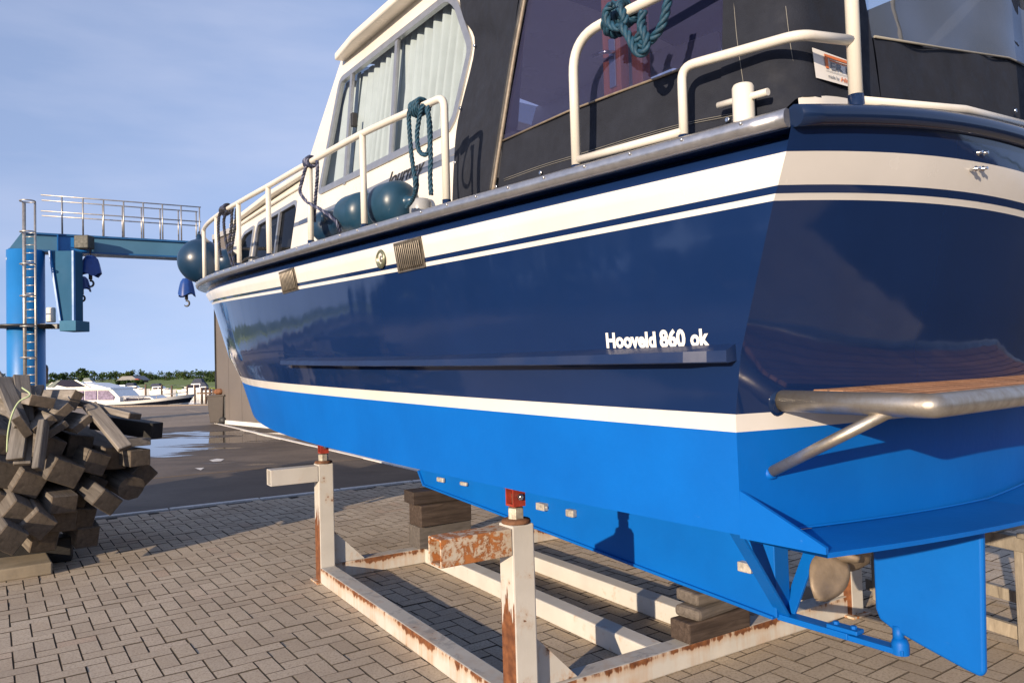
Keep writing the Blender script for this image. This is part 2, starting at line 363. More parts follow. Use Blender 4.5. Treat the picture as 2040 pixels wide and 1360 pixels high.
M['plank']=wood('grey_plank',(.19,.175,.155),(.36,.335,.295),.85,(1.2,14,14),(.09,.075,.06))
M['tarwood']=wood('tarred_black_timber',(.018,.017,.016),(.035,.033,.03),.6,(1.2,14,14),(.01,.01,.01))
M['trestle']=wood('pale_grey_trestle_wood',(.30,.27,.22),(.44,.40,.33),.85,(3,14,3),(.14,.12,.10))
M['strap']=plain('pale_green_strap',(.42,.50,.28),.7)
# ------------------------------------------------------------------ text
def text_mesh(txt,offset=0.,shear=0.,spacing=1.):
    cu=bpy.data.curves.new('t','FONT'); cu.body=txt; cu.offset=offset; cu.shear=shear; cu.space_character=spacing; cu.resolution_u=3
    o=bpy.data.objects.new('t',cu); COL.objects.link(o); bpy.context.view_layer.update()
    me=o.evaluated_get(bpy.context.evaluated_depsgraph_get()).to_mesh()
    V=np.array([v.co[:] for v in me.vertices]); Fa=[list(q.vertices) for q in me.polygons]
    bpy.data.objects.remove(o); bpy.data.curves.remove(cu); return V,Fa

# ================================================================== SETTING
KA=R_(32.0); ku=np.array([math.cos(KA),math.sin(KA),0]); kv=np.array([-math.sin(KA),math.cos(KA),0])   # along the kerb / across it, away from the camera
K0=ground(520,994.6); K0[2]=0                                            # a point on the edging strip
def kerbside(P): return (P-K0)@kv                                        # <0 : paved side
def sheet(name,pts,z,mat,label=None,cat=None,kind='structure',thick=.0):
    m=MB()
    if thick: m.prism([(x,y,z-thick) for x,y in pts],(0,0,thick))
    else: m.add([(x,y,z) for x,y in pts],[list(range(len(pts)))])
    return tag(m.build(name,mat,loc=(0,0,0)),label,cat,kind=kind)
def m_ground(name,c1,c2,sc,rough=.9,bs=.4,wet=False):
    n=NT(name); v=n.coord('Pos'); f=n.noise(v,sc,7,.6); col=n.ramp(f,[(.3,c1),(.7,c2)])
    col=n.mix(n.ramp(n.noise(v,sc*18,3),[(.35,(0,0,0)),(.7,(.5,.5,.5))]),col,tuple(x*.6 for x in c1))
    return n.pr(col,rough,0,.3,n.noise(v,sc*40,3),bs,.006)
M['riverbed']=m_ground('river_bed_mud',(.06,.055,.04),(.09,.08,.06),.05)
M['meadow']=m_ground('meadow_grass',(.12,.17,.03),(.22,.27,.06),.06,.95)
M['bedding']=m_ground('joint_sand',(.022,.018,.014),(.045,.037,.028),3)
def m_yard():
    n=NT('damp_concrete_slab'); v=n.coord('Pos'); f=n.noise(v,.9,7,.62); f2=n.noise(n.coord('Pos',(1,1,1)),14,4)
    col=n.ramp(f,[(.28,(.095,.072,.054)),(.5,(.135,.105,.080)),(.75,(.18,.142,.110))])
    oi=n.n('ObjectInfo'); col=n.mix(1.,col,n.ramp(oi.outputs['Random'],[(0,(.62,.62,.62)),(1,(.98,.97,.95))]),'MULTIPLY')
    col=n.mix(n.ramp(f2,[(.45,(0,0,0)),(.75,(.45,.45,.45))]),col,(.05,.042,.036))
    wv=n.noise(n.coord('Pos',(.32,.55,1)),.8,4,.55)
    # standing water lies only in the dip in front of the shed
    sep=n.n('SeparateXYZ'); n.l(n.coord('Pos'),sep.inputs[0])
    dx=n.math('MULTIPLY',n.math('ADD',sep.outputs[0],7.6),.20); dy=n.math('MULTIPLY',n.math('ADD',sep.outputs[1],-17.2),.25)
    rr=n.math('ADD',n.math('MULTIPLY',dx,dx),n.math('MULTIPLY',dy,dy)); dip=n.ramp(rr,[(.0,(.30,)*3),(1.,(0,)*3)])
    wv=n.math('ADD',wv,n.math('MULTIPLY',n.math('SUBTRACT',n.noise(n.coord('Pos',(.5,2.2,1)),1.1,5,.6),.5),.55))
    wet=n.ramp(n.math('ADD',wv,dip),[(.66,(0,0,0)),(.72,(1,1,1))])
    damp=n.ramp(n.math('ADD',wv,dip),[(.50,(0,0,0)),(.63,(1,1,1))])
    col=n.mix(n.math('MULTIPLY',damp,.62),col,(.045,.036,.030))
    ro=n.ramp(wet,[(0,(.72,)*3),(1,(.04,)*3)])
    h=n.math('MULTIPLY',n.noise(v,45,3),n.math('SUBTRACT',1.,wet))
    return n.pr(col,ro,0,.5,h,.3,.006)
M['yard']=m_yard()
M['sunlitslab']=m_ground('sunlit_dry_concrete',(.24,.19,.145),(.34,.275,.21),.5)  # dry slab concrete, paled so its colour carries the sun on it
def m_paver():
    n=NT('concrete_paver'); at=n.n('Attribute'); at.attribute_name='tint'; v=n.coord('Pos')
    f=n.noise(v,75,4,.75); f2=n.noise(v,1.1,5,.6); f3=n.noise(v,320,2)
    col=n.ramp(at.outputs['Fac'],[(0,(.43,.355,.265)),(.35,(.485,.405,.305)),(.8,(.545,.46,.35)),(1,(.50,.385,.285))])
    col=n.mix(n.ramp(f,[(.36,(.9,.9,.9)),(.53,(0,0,0))]),col,(.29,.23,.17))
    col=n.mix(n.ramp(f3,[(.62,(0,0,0)),(.75,(.5,.5,.5))]),col,(.45,.40,.34))
    st=n.ramp(f2,[(.35,(.55,.55,.55)),(.6,(0,0,0))]); col=n.mix(n.math('MULTIPLY',st,.7),col,(.27,.205,.145))
    return n.pr(col,.92,0,.25,n.math('ADD',f,n.math('MULTIPLY',f3,.5)),.55,.0035)
M['paver']=m_paver()
M['paveredge']=m_ground('dirty_paver_edge',(.07,.057,.043),(.14,.113,.085),8)
M['edging']=m_ground('pale_concrete_edging',(.62,.60,.56),(.78,.75,.71),3)
def m_water():
    n=NT('harbour_water'); v=n.coord('Pos',(.5,1.4,1)); b=n.noise(v,.8,4,.6)
    return n.pr((.02,.03,.035),.06,0,.5,b,.35,.06)
M['water']=m_water()
sheet('ground',[(-5000,-5000),(5000,-5000),(5000,5000),(-5000,5000)],-2.6,M['riverbed'])
QA=ground(120,811); QB=ground(420,806); qd=nrm(QB-QA); q0=QA-qd*90; q1=QA+qd*400
yard=sheet('yard',[(-300,-300),(500,-300),(q1[0],q1[1]),(q0[0],q0[1]),(-300,q0[1])],-.03,M['bedding'],thick=2.4)
ROOT[yard]=np.zeros(3)
sheet('water',[(-900,20),(900,20),(900,125),(-900,125)],-.75,M['water'])
sheet('meadow',[(-4500,118),(4500,118),(4500,4800),(-4500,4800)],-.35,M['meadow'],thick=2)
sheet('grass_bank',[(-4500,-4800),(4500,-4800),(4500,-300),(-4500,-300)],-.1,M['meadow'],thick=2)
# quay edge beam
m=MB(); Q=[QA+qd*t for t in (-60,160)]; m.beam(Q[0]+np.array([0,0,-.04]),Q[1]+np.array([0,0,-.04]),.5,.16); tag(m.build('quay_edge',M['sunlitslab'],loc=tuple(QA),bevel=.02),kind='structure')
# concrete slabs beyond the edging strip
slabmesh={}
for i in range(-5,6):
    for j in range(0,9):
        lx,ly=5.6,3.05
        P=K0+ku*((i-.42)*lx)+kv*(.07+j*ly)
        c=P+ku*lx/2+kv*ly/2
        if c[1]>37 or c[0]<-40: continue
        m=MB(); m.box(P+np.array([0,0,-.04]),ku*(lx-.028),kv*(ly-.028),UP*(.036+.003*((i*3+j*5)%3-1)))
        o=m.build('concrete_slab',M['yard'] if j<5 else M['sunlitslab'],parent=yard,bevel=.006,seg=1); o['kind']='structure'
m=MB(); far=[(-120,K0[1]+22),(60,K0[1]+22),(60,39.2),(-120,39.2)]
m.add([(x,y,-.012) for x,y in far],[(0,1,2,3)]); tag(m.build('quay_apron',M['sunlitslab'],parent=yard),kind='structure')
# edging strip: one length after another
edg=thing('edging_strip',tuple(K0),None,None,kind='structure')
for i in range(-9,8):
    m=MB(); m.box(K0+ku*(i*1.0)+kv*(.0)+UP*(-.05),ku*.985,kv*.075,UP*(.064+.003*(i%2))); m.build('edging_block',M['edging'],parent=edg,bevel=.006,seg=1)
for q in ([(417,916),(432,913),(447,914),(440,918),(424,919)],[(388,932),(407,931),(400,936)]):
    m=MB(); m.add([ground(u,v,.004) for u,v in q],[list(range(len(q)))]); tag(m.build('paint_mark',M['edging'],parent=yard),kind='structure')
# white lines / channel toward the shed
L2=[ground(430,843),ground(660,905),ground(850,940)]
chn=thing('drain_channel',tuple(L2[1]),None,None,kind='structure')
for i in range(12):
    a=L2[0]+(L2[2]-L2[0])*(i/12); b=L2[0]+(L2[2]-L2[0])*((i+.985)/12); m=MB(); m.beam(a+UP*-.005,b+UP*-.005,.10,.03); m.build('channel_block',M['edging'],parent=chn,bevel=.004,seg=1)
# herringbone pavers
PW=.1025; PA=R_(35.0); pu=np.array([math.cos(PA),math.sin(PA),0]); pv=np.array([-math.sin(PA),math.cos(PA),0])
def brick_geo(L,W,g=.0055,bv=.0022,hh=.05):
    a,b=L/2-g/2,W/2-g/2; V=[]
    for (x,y,z) in ((a,b,-hh),(a,b,-bv),(a-bv,b-bv,0)):
        V+=[(-x,-y,z),(x,-y,z),(x,y,z),(-x,y,z)]
    Fa=[(8,9,10,11)]+[(k,(k+1)%4,4+(k+1)%4,4+k) for k in range(4)]+[(4+k,4+(k+1)%4,8+(k+1)%4,8+k) for k in range(4)]
    return V,Fa
bricks=[]
P00=np.array([-1.0,5.0,0])
for j in range(-110,110):
    for i in range(-110,110):
        k=(i-j)%4
        if k==0: c=(i+1.0,j+.5,0)
        elif k==3: c=(i+.5,j+1.0,1)
        else: continue
        P=P00+pu*c[0]*PW+pv*c[1]*PW
        if kerbside(P)>-.09 or P[0]<-9 or P[0]>8 or P[1]<-2: continue
        bricks.append((P,c[2]))
vis=[]
for idx,(P,o) in enumerate(bricks):
    if P[1]<1: continue
    u,v=proj(P)
    if -20<u<2060 and 900<v<1380:
        hid=(u>1150 and v<1040) or (u<300 and v<1120)
        vis.append((P[1]+(50 if hid else 0)+ (3 if v>1365 or u>2045 or u<-10 else 0),idx))
vis.sort(); top=set(i for _,i in vis[:298])
paving=sheet('paving',[tuple((K0+ku*a+kv*b)[:2]) for a,b in ((-60,-60),(60,-60),(60,-.01),(-60,-.01))],-.0075,M['bedding'])
ROOT[paving]=np.zeros(3)
BV,BF=brick_geo(2*PW,PW)
variants=[]
for t in range(14):
    me=bpy.data.meshes.new('paver_brick'); me.from_pydata(BV,[],BF); me.materials.append(M['paver']); me.materials.append(M['paveredge']); me.polygons.foreach_set('material_index',[0]+[1]*8)
    at=me.attributes.new('tint','FLOAT','POINT'); at.data.foreach_set('value',[t/13.]*len(BV)); variants.append(me)
SV=[];SF=[];ST=[]
for idx,(P,o) in enumerate(bricks):
    ang=PA+(math.pi/2 if o else 0)+random.gauss(0,.008); dz=random.gauss(0,.0012); tx,ty=random.gauss(0,.005),random.gauss(0,.005); tn=min(1,max(0,random.gauss(.5,.24)))
    if idx in top:
        ob=bpy.data.objects.new('paver_brick',variants[int(tn*13)]); COL.objects.link(ob); ob.parent=paving
        ob.location=(P[0],P[1],dz); ob.rotation_euler=(tx,ty,ang)
    else:
        c,s=math.cos(ang),math.sin(ang); n0=len(SV)
        for x,y,z in BV: SV.append((P[0]+c*x-s*y,P[1]+s*x+c*y,z+dz+x*tx+y*ty))
        SF+=[tuple(n0+q for q in f) for f in BF]; ST+=[tn]*len(BV)
me=bpy.data.meshes.new('paver_bricks'); me.from_pydata(SV,[],SF); me.materials.append(M['paver']); me.materials.append(M['paveredge']); me.polygons.foreach_set('material_index',([0]+[1]*8)*(len(SF)//9)); at=me.attributes.new('tint','FLOAT','POINT'); at.data.foreach_set('value',ST)
ob=bpy.data.objects.new('paver_bricks',me); COL.objects.link(ob); ob.parent=paving; ob['kind']='stuff'

# ================================================================== CRADLE
fp=ground(637,1161)
def K(a,q,z=0.): return fp+cd*a+cp*q+UP*z
T=.112; TZ=.112
cr=thing('boat_cradle',tuple(K(-1.3,-1.2)),'grey white rusty steel cradle frame standing on the pavers under the blue hull','cradle')
def kbox(name,a0,a1,q0,q1,z0,z1,mat,bev=.008,parent=None):
    m=MB(); m.box(K(a0,q0,z0),cd*(a1-a0),cp*(q1-q0),UP*(z1-z0)); return m.build(name,mat,parent=parent or cr,bevel=bev)
kbox('side_beam',-2.53,-.022,0,-T,.002,TZ,M['cradlebeam'])
kbox('side_beam',-2.50,.03,-2.29,-2.29-T,.002,TZ,M['cradle'])
kbox('keel_beam',-2.50,.03,-.84,-.84-T,.002,TZ-.003,M['cradlelight'])
kbox('keel_beam',-2.50,.03,-1.375,-1.375-T,.002,TZ-.003,M['cradlelight'])
kbox('cross_beam',.031,.031+T,-.115,-2.45,.002,TZ+.002,M['cradlebeam'])
kbox('cross_beam',-2.612,-2.502,-.115,-2.45,.002,TZ+.002,M['cradlebeam'])
ztop=.835
pads=[]
for (a0,q0,nm) in ((-2.642,0,'near'),(-.02,0,'far'),(-2.642,-2.29,'nr'),(-.02,-2.29,'fr')):
    zt=ztop+(.01 if 'f' in nm else 0)
    po=kbox('post',a0,a0+T,q0,q0-T,.002,zt,M['cradlepost'])
    kbox('foot_plate',a0-.03,a0+T+.03,q0+.03,q0-T-.03,.001,.014,M['cradlerust'],.002)
    sgn=1 if q0==0 else -1; qa=q0 if q0==0 else q0-T
    # hollow stub arm at the top of the post
    m=MB(); L=.335; s_=.112; t_=.008; c0=K(a0+.0,qa,zt-.010-s_)
    outv=cp*sgn
    sec=lambda e:[c0+cd*e+UP*e,c0+cd*(s_-e)+UP*e,c0+cd*(s_-e)+UP*(s_-e),c0+cd*e+UP*(s_-e)]
    A_,I_=sec(0),sec(t_); V=A_+[x+outv*L for x in A_]+[x+outv*L for x in I_]+[x+outv*.02 for x in I_]
    Fa=[(k,(k+1)%4,4+(k+1)%4,4+k) for k in range(4)]+[(4+k,4+(k+1)%4,8+(k+1)%4,8+k) for k in range(4)]+[(8+k,8+(k+1)%4,12+(k+1)%4,12+k) for k in range(4)]+[(12,13,14,15),(0,1,2,3)]
    m.add(V,Fa); m.build('stub_arm',M['cradlerust'] if nm=='near' else M['cradle'],parent=cr,bevel=.006,merge=True)
    # gusset at the foot
    m=MB(); g0=K(a0+T*.5-.004,q0-T if q0==0 else q0,TZ+.004); m.prism([g0,g0-cp*sgn*.24,g0+UP*.24],cd*.008); m.build('gusset',M['cradle'],parent=cr)
    pads.append((a0+T/2,q0-T/2,zt,nm))

# ================================================================== BOAT
BT=thing('motor_yacht',tuple(B(2.5,0,.3)),'navy blue and white steel motor yacht with bright blue bottom on the cradle','boat')
def ch_z(s): return .00223*s*s+.02102*s+1.01378+(.016*(s-3.0)**2 if s>3.0 else 0)
def pz(*c): return lambda s: c[0]*s*s+c[1]*s+c[2]
ROWS=[ # name, plan, z(s), transom s
 ('chine',(1.32,2.3,6.55,1.5,1.235,-1.09),ch_z,-1.09),
 ('bootb',(1.365,2.05,6.8,2,1.24,-1.09),pz(-7e-05,.02797,1.32239),-1.09),
 ('boott',(1.37,2.1,6.85,2,1.24,-1.09),pz(.00039,.027,1.37281),-1.09),
 ('mid',(1.41,2.3,6.95,2,1.245,-1.12),pz(.0036,.0135,1.533),-1.12),
 ('tbot',(1.455,2.65,7.2,2,1.255,-1.26),pz(.00585,.01601,1.94756),-1.255),
 ('ttop',(1.457,2.7,7.22,2,1.256,-1.27),pz(.0058,.0158,1.9655),-1.263),
 ('wbot',(1.46,2.75,7.25,2,1.258,-1.28),pz(.00571,.0154,1.9861),-1.273),
 ('wtop',(1.48,2.8,7.3,2,1.262,-1.31),pz(.00368,.01895,2.07861),-1.305),
 ('deck',(1.50,3.0,7.4,2,1.265,-1.33),pz(.00445,.01644,2.140),-1.325)]
INS=.075
PL={r[0]:plan(*r[1]) for r in ROWS}; ZF={r[0]:r[2] for r in ROWS}
def hull_b(s,z):
    zs=[ZF[r[0]](s) for r in ROWS]; bs=[PL[r[0]](s) for r in ROWS]
    return float(np.interp(z,zs,bs))
NU=46
us=np.linspace(0,1,NU)
def row_pts(rw,side,us=us):
    nm,pl,zf,st=rw; out=[]
    for u in us:
        s=st+(pl[2]-st)*(1-(1-u)**1.25); bb=PL[nm](s); bb=max(0,bb-INS) if nm=='deck' else bb; out.append((s,bb*side,zf(s)))
    out[-1]=(pl[2],0,zf(pl[2])); return out
def keel_row():
    out=[]
    for u in us:
        s=-1.09+(6.45+1.09)*(1-(1-u)**1.25); z=.80+(.13*((.2-s)/1.3)**2 if s<.2 else 0)+(.33*((s-4.2)/2.25)**2.2 if s>4.2 else 0); out.append((s,0,z))
    return out
MATI={'blue':0,'white':1,'navy':2}
def lerp_rows(a,b,n): return [[tuple(np.array(x)*(1-t)+np.array(y)*t) for x,y in zip(a,b)] for t in np.linspace(0,1,n+1)[1:]]
m=MB()
for side in (1,-1):
    R=[row_pts(r,side) for r in ROWS]
    kr=keel_row(); bot=[kr]+lerp_rows(kr,R[0],4)
    m.grid([[B(*q) for q in row] for row in bot],0,True,side>0)
    # side plating, with a little roundness between the rows
    segs=[(0,1,5,'blue'),(1,2,1,'white'),(2,3,3,'navy'),(3,4,6,'navy'),(4,5,1,'white'),(5,6,1,'navy'),(6,7,2,'white'),(7,8,1,'navy')]
    G=[R[0]];mr=[]
    for a,b,n,c in segs:
        G+=lerp_rows(R[a],R[b],n); mr+=[MATI[c]]*n
    m.grid([[B(*q) for q in row] for row in G],0,True,side>0,mr)
hull=m.build('hull',[M['blue'],M['white'],M['navy']],parent=BT)
# transom, slightly bulged, with its own stripes
BULGE=.14
def tr_pt(rw,t,side_b=None):
    nm,pl,zf,st=rw; b0=PL[nm](st); b=b0*t
    crown={'deck':.085,'wtop':.07,'wbot':.06,'ttop':.057,'tbot':.055}.get(nm,.0)
    return (st-BULGE*(1-t*t),b,zf(st)+crown*(1-t*t))
m=MB(); ts=np.linspace(1,-1,25); R=[[tr_pt(r,t) for t in ts] for r in ROWS]
G=[R[0]];mr=[]
for a,b,n,c in segs: G+=lerp_rows(R[a],R[b],n); mr+=[MATI[c]]*n
m.grid([[B(*q) for q in row] for row in G],0,True,True,mr)
kz=[(-1.09-BULGE*(1-t*t),PL['chine'](-1.09)*t,1.0-.07*(1-abs(t))) for t in ts]
m.grid([[B(*q) for q in kz],[B(*q) for q in R[0]]],0,True,True,[0])
tran=m.build('transom',[M['blue'],M['white'],M['navy']],parent=BT)
# side plates that run on behind the transom and the shelf between them
m=MB()
def chp(s,z): return PL['chine'](-1.09)-.0*z
for sd in (1,-1):
    A=[(-1.085,1.236*sd,1.125),(-1.085,1.236*sd,.985),(-1.352,1.232*sd,.985),(-1.352,1.232*sd,1.003)]
    m.prism([B(*q) for q in A],-p*sd*.012)
G=[[],[]]
for t in np.linspace(1,-1,21):
    G[0].append(B(-1.10-BULGE*(1-t*t),1.222*t,.992-.035*(1-abs(t)))); G[1].append(B(-1.35-BULGE*(1-t*t),1.222*t,.988-.035*(1-abs(t))))
Gl=[[q-UP*.014 for q in r] for r in G]
m.grid([G[0],G[1],Gl[1],Gl[0]],0,False,True)
shelf=m.build('stern_shelf',M['blue'],parent=BT)
m=MB(); m.tube([B(-1.115-BULGE*(1-t*t),1.2*t,1.0-.035*(1-abs(t))) for t in np.linspace(1,-1,21)],.004,6); m.build('weld_bead',M['blue'],parent=shelf)
# deck
m=MB(); dk=ROWS[-1]; Rp=row_pts(dk,1); 
m.grid([[B(s,b*t*.985,z+.012+.05*(1-t*t)) for (s,b,z) in Rp] for t in (1,.6,.2,-.2,-.6,-1)],0,True,False)
m.build('deck',M['cream'],parent=BT)
# rub rail: bright half-round on top, navy flange below
def dkline(off,dz,s0=-1.32,s1=7.4,n=90,side=1):
    out=[]
    for i in range(n+1):
        u=i/n; s=s0+(s1-s0)*(1-(1-u)**1.2); out.append(B(s,(PL['deck'](s)+off)*side if s<7.39 else 0,ZF['deck'](s)+dz))
    return out
for sd in (1,-1):
    m=MB(); m.tube(dkline(.006,.020,side=sd),.026,10); rr=m.build('rub_rail',M['alu'],parent=BT)
    m=MB(); m.grid([dkline(-.095,-.002,side=sd),dkline(.004,-.008,side=sd),dkline(.010,.0,side=sd)],0,False,sd<0); m.build('rail_flange',M['navyflat'],parent=BT)
    m=MB()
    for i in range(46):
        s=-1.2+i*.19; c=B(s,PL['deck'](s)*sd+.030*sd,ZF['deck'](s)+.030); m.sphere(c,.006,6,4)
    o=m.build('rail_rivets',M['alu'],parent=rr); o['kind']='stuff'
m=MB(); TL=[tr_pt(ROWS[-1],t) for t in np.linspace(1,-1,31)]
m.tube([B(s-.012,b,z+.022) for s,b,z in TL],.030,12); m.build('transom_rail',M['navyflat'],parent=BT)
# spray rail along the side
zt_=pz(.00433,.0115,1.55439); zb_=pz(.00313,.01554,1.51033)
G=[[],[],[],[],[],[]]
for s in np.linspace(-1.105,2.10,50):
    e=min(1,(s+1.105)/.12+.0) if s<-.98 else 1; e=max(.72,e); ht=hull_b(s,zt_(s))-.01; z1,z2=zt_(s),zb_(s)
    for k,(bb,z) in enumerate(((ht,z1+.004),(ht+.018*e,z1+.002),(ht+.074*e,z1-.016),(ht+.076*e,z2+.001),(ht+.070*e,z2-.002),(ht,z2+.004))): G[k].append(B(s,bb,z))
m=MB(); m.grid(G,0,False,False)
m.f.append([k*50 for k in range(6)]); m.m.append(0); m.sm.append(False); m.f.append([k*50+49 for k in range(6)][::-1]); m.m.append(0); m.sm.append(False)
m.build('spray_rail',glossy_paint('navy_rail_paint',(.007,.021,.075),.3,.04),parent=BT)
# louvre vents in the stripe
M['ventframe']=plain('tarnished_vent_steel',(.20,.175,.14),.45,.7,.3,30)
def vent(u0,u1,n):
    s1=onb(u0,(500),PL['wbot'])[0]; s0=onb(u1,500,PL['wbot'])[0]
    def q(s,z,o): return B(s,hull_b(s,z)+o,z)
    zt0,zb0=ZF['wtop'](s0)+.0,ZF['tbot'](s0)-.004
    m=MB(); f=.010
    for (a,b,z1,z2) in ((s0,s1,zt0-f,zt0),(s0,s1,zb0,zb0+f),(s0,s0+f,zb0,zt0),(s1-f,s1,zb0,zt0)):
        m.add([q(a,z1,.001),q(b,z1,.001),q(b,z2,.001),q(a,z2,.001),q(a,z1,.007),q(b,z1,.007),q(b,z2,.007),q(a,z2,.007)],[(4,5,6,7),(0,1,5,4),(1,2,6,5),(2,3,7,6),(3,0,4,7)])
    v=m.build('louvre_vent',M['ventframe'],parent=BT)
    m=MB(); m.add([q(s0+.004,zb0+.004,.0025),q(s1-.004,zb0+.004,.0025),q(s1-.004,zt0-.004,.0025),q(s0+.004,zt0-.004,.0025)],[(0,1,2,3)]); m.build('vent_backing',M['darkmetal'],parent=v)
    m=MB()
    for i in range(n):
        a=s0+f+(s1-s0-2*f)*(i+.2)/n; m.tube([q(a,zb0+f*.6,.004),q(a,zb0+f*1.8,.012),q(a,zt0-f*1.8,.012),q(a,zt0-f*.6,.004)],(s1-s0)/n*.20,6)
    o=m.build('vent_louvres',M['ventframe'],parent=v); o['kind']='stuff'
vent(793,847,13); vent(562,592,10)
s_,b_,z_=onb(763,516,PL['wbot']); c=B(s_,hull_b(s_,z_)+.001,z_)
m=MB(); m.lathe([(.046,0),(.046,.006),(.036,.012),(.030,.010),(.026,-.01),(.0,-.012)],c,p,22); th=m.build('through_hull_fitting',plain('brass_green_fitting',(.20,.21,.14),.4,.6,.3,30),parent=BT)
m=MB(); m.lathe([(.016,0),(.016,.012),(.0,.014)],c-p*.01,p,12); m.build('fitting_plug',M['steel'],parent=th)
# hull lettering
def hull_text(txt,u0,v0,u1,v1,hpx,offset,mat,name,bf=None,shear=0.,vtall=None,spacing=1.):
    V,Fa=text_mesh(txt,offset,shear,spacing); V[:,0]-=V[:,0].min(); V[:,0]/=V[:,0].max(); hcap=.70
    P0=np.array(onb(u0,v0,PL['mid'])); P1=np.array(onb(u1,v1,PL['mid'])); Pt=np.array(onb(u0,v0-hpx,PL['mid'])); hz=Pt[2]-P0[2]
    W=[]
    for x,y,_ in V:
        s=P0[0]+(P1[0]-P0[0])*x; z=P0[2]+(P1[2]-P0[2])*x+hz*y/hcap; W.append(B(s,hull_b(s,z)+.0022,z))
    m=MB(); m.add(W,Fa); return m.build(name,mat,parent=BT)
hull_text('Hooveld',1211,691.5,1310,690.5,27.5,.045,M['label'],'hull_lettering')
hull_text('860',1317,690.5,1369,689.5,32,.045,M['label'],'hull_lettering')
hull_text('ok',1378,689.0,1416,686.0,31,.045,M['label'],'hull_lettering')

# ---- keel, struts, skeg, rudder, propeller
m=MB()
def kp(s,b,z): return B(s,b,z)
kb=[(2.844,.568),(-.372,.312)]
m.prism([kp(2.937,-.055,.86),kp(2.937,-.055,.66),kp(2.86,-.055,.572),kp(-.372,-.055,.318),kp(-.372,-.055,.92)],p*.11)
keel=m.build('keel',M['blue'],parent=BT,bevel=.004)
m=MB(); m.beam(kp(2.86,0,.572),kp(-.36,0,.318),.145,.016); m.beam(kp(2.945,0,.68),kp(2.86,0,.566),.145,.016); m.build('keel_shoe',M['blue'],parent=keel,bevel=.004)
m=MB(); m.beam(kp(-.36,0,.318),kp(-.70,0,.316),.075,.028); m.beam(kp(-.60,0,.338),kp(-.74,0,.338),.06,.018); m.beam(kp(-.64,0,.312),kp(-.93,0,.310),.062,.024); sk=m.build('skeg',M['blue'],parent=BT,bevel=.004)
for s in (-.63,-.71): m=MB(); m.lathe([(.013,0),(.013,.014),(.0,.016)],kp(s,0,.345),UP,6,smooth=False); m.build('skeg_bolt',M['blue'],parent=sk)
m=MB(); m.lathe([(.034,-.012),(.034,.03),(.026,.05),(.0,.052)],kp(-.905,0,.31),UP,16); m.build('rudder_heel_bearing',M['blue'],parent=sk)
for sd in (1,-1):
    m=MB(); m.beam(kp(-.385,.02*sd,.33),kp(-.39,.50*sd,.95),.065,.014,up=p); m.build('keel_strut',M['blue'],parent=BT,bevel=.002)
m=MB(); m.prism([kp(-.815,-.016,.90),kp(-.815,-.016,.46),kp(-.83,-.016,.42),kp(-.875,-.016,.395),kp(-1.0,-.016,.355),kp(-1.15,-.016,.312),kp(-1.205,-.016,.300),kp(-1.222,-.016,.318),kp(-1.240,-.016,.90)],p*.032)
rud=m.build('rudder',M['blue'],parent=BT,bevel=.012,seg=3)
for z0,z1 in ((.34,.41),(.88,1.0)): m=MB(); m.tube([kp(-.90,0,z0),kp(-.90,0,z1)],.022,12); m.build('rudder_stock',M['blue'],parent=rud)
# propeller
pc=kp(-.66,0,.655); ax=nrm(-d*1.0+UP*-.09)
m=MB(); m.lathe([(.030,-.06),(.036,-.03),(.034,.02),(.024,.06),(.016,.085),(0,.09)],pc,ax,18); m.tube([pc-ax*.06,pc-ax*.34],.018,12); hub=m.build('propeller_hub',M['bronze'],parent=BT)
e1=nrm(p-ax*np.dot(p,ax)); e2=np.cross(ax,e1)
for k in range(3):
    an=R_(-78+120*k); m=MB(); G=[];
    rd=e1*math.cos(an)+e2*math.sin(an); tg=-e1*math.sin(an)+e2*math.cos(an)
    for i in range(9):
        r=.025+.215*i/8; wd=.085*math.sin(math.pi*min(1,(i/8)*.80+.17))**.7*(1 if i<8 else .15); pit=R_(52-30*i/8)
        G.append([pc+rd*r+(tg*math.cos(pit)+ax*math.sin(pit))*wd*t+ax*(.012*(1-t*t)) for t in np.linspace(-1,1,7)])
    m.grid(G,0,True); o=m.build('propeller_blade',M['bronze'],parent=BT); sd=o.modifiers.new('thick','SOLIDIFY'); sd.thickness=.008
# zinc anodes on keel
for (u,v,l,h,rnd) in ((880,955,.10,.035,0),(926,963,.09,.028,0),(1082,1008,.085,.045,1),(1140,1021,.07,.045,0),(1489,1128,.075,.045,1)):
    q=onpl(u,v,.062); c=B(q[0],.07,q[2]); m=MB()
    m.cbox(c,d,p,UP,l*.5,.012 if h<.04 else .02,h*.5); 
    if rnd: m.tube([c-d*l*.62,c+d*l*.62],.010,8)
    m.build('zinc_anode',M['zinc'],parent=BT,bevel=.008,seg=2)

# ---- superstructure
def wall(name,outline,holes,fn,mat,parent,thick=.025,inward=None):
    bm=bmesh.new(); base=ROOT[parent]
    edges=[]
    for lp in [outline]+holes:
        vs=[bm.verts.new(tuple(np.asarray(fn(*q))-base)) for q in lp]
        for i in range(len(vs)): edges.append(bm.edges.new((vs[i],vs[(i+1)%len(vs)])))
    bmesh.ops.triangle_fill(bm,use_beauty=True,use_dissolve=False,edges=edges)
    bmesh.ops.recalc_face_normals(bm,faces=bm.faces)
    ref=Vector(inward) if inward is not None else None
    if ref is not None and bm.faces:
        bm.faces.ensure_lookup_table()
        if sum(f.normal.dot(ref) for f in bm.faces)>0: bmesh.ops.reverse_faces(bm,faces=bm.faces)
    me=bpy.data.meshes.new(name); bm.to_mesh(me); bm.free(); me.materials.append(mat)
    o=bpy.data.objects.new(name,me); COL.objects.link(o); o.parent=parent; ROOT[o]=base
    so_=o.modifiers.new('thick','SOLIDIFY'); so_.thickness=thick; so_.offset=-1; return o
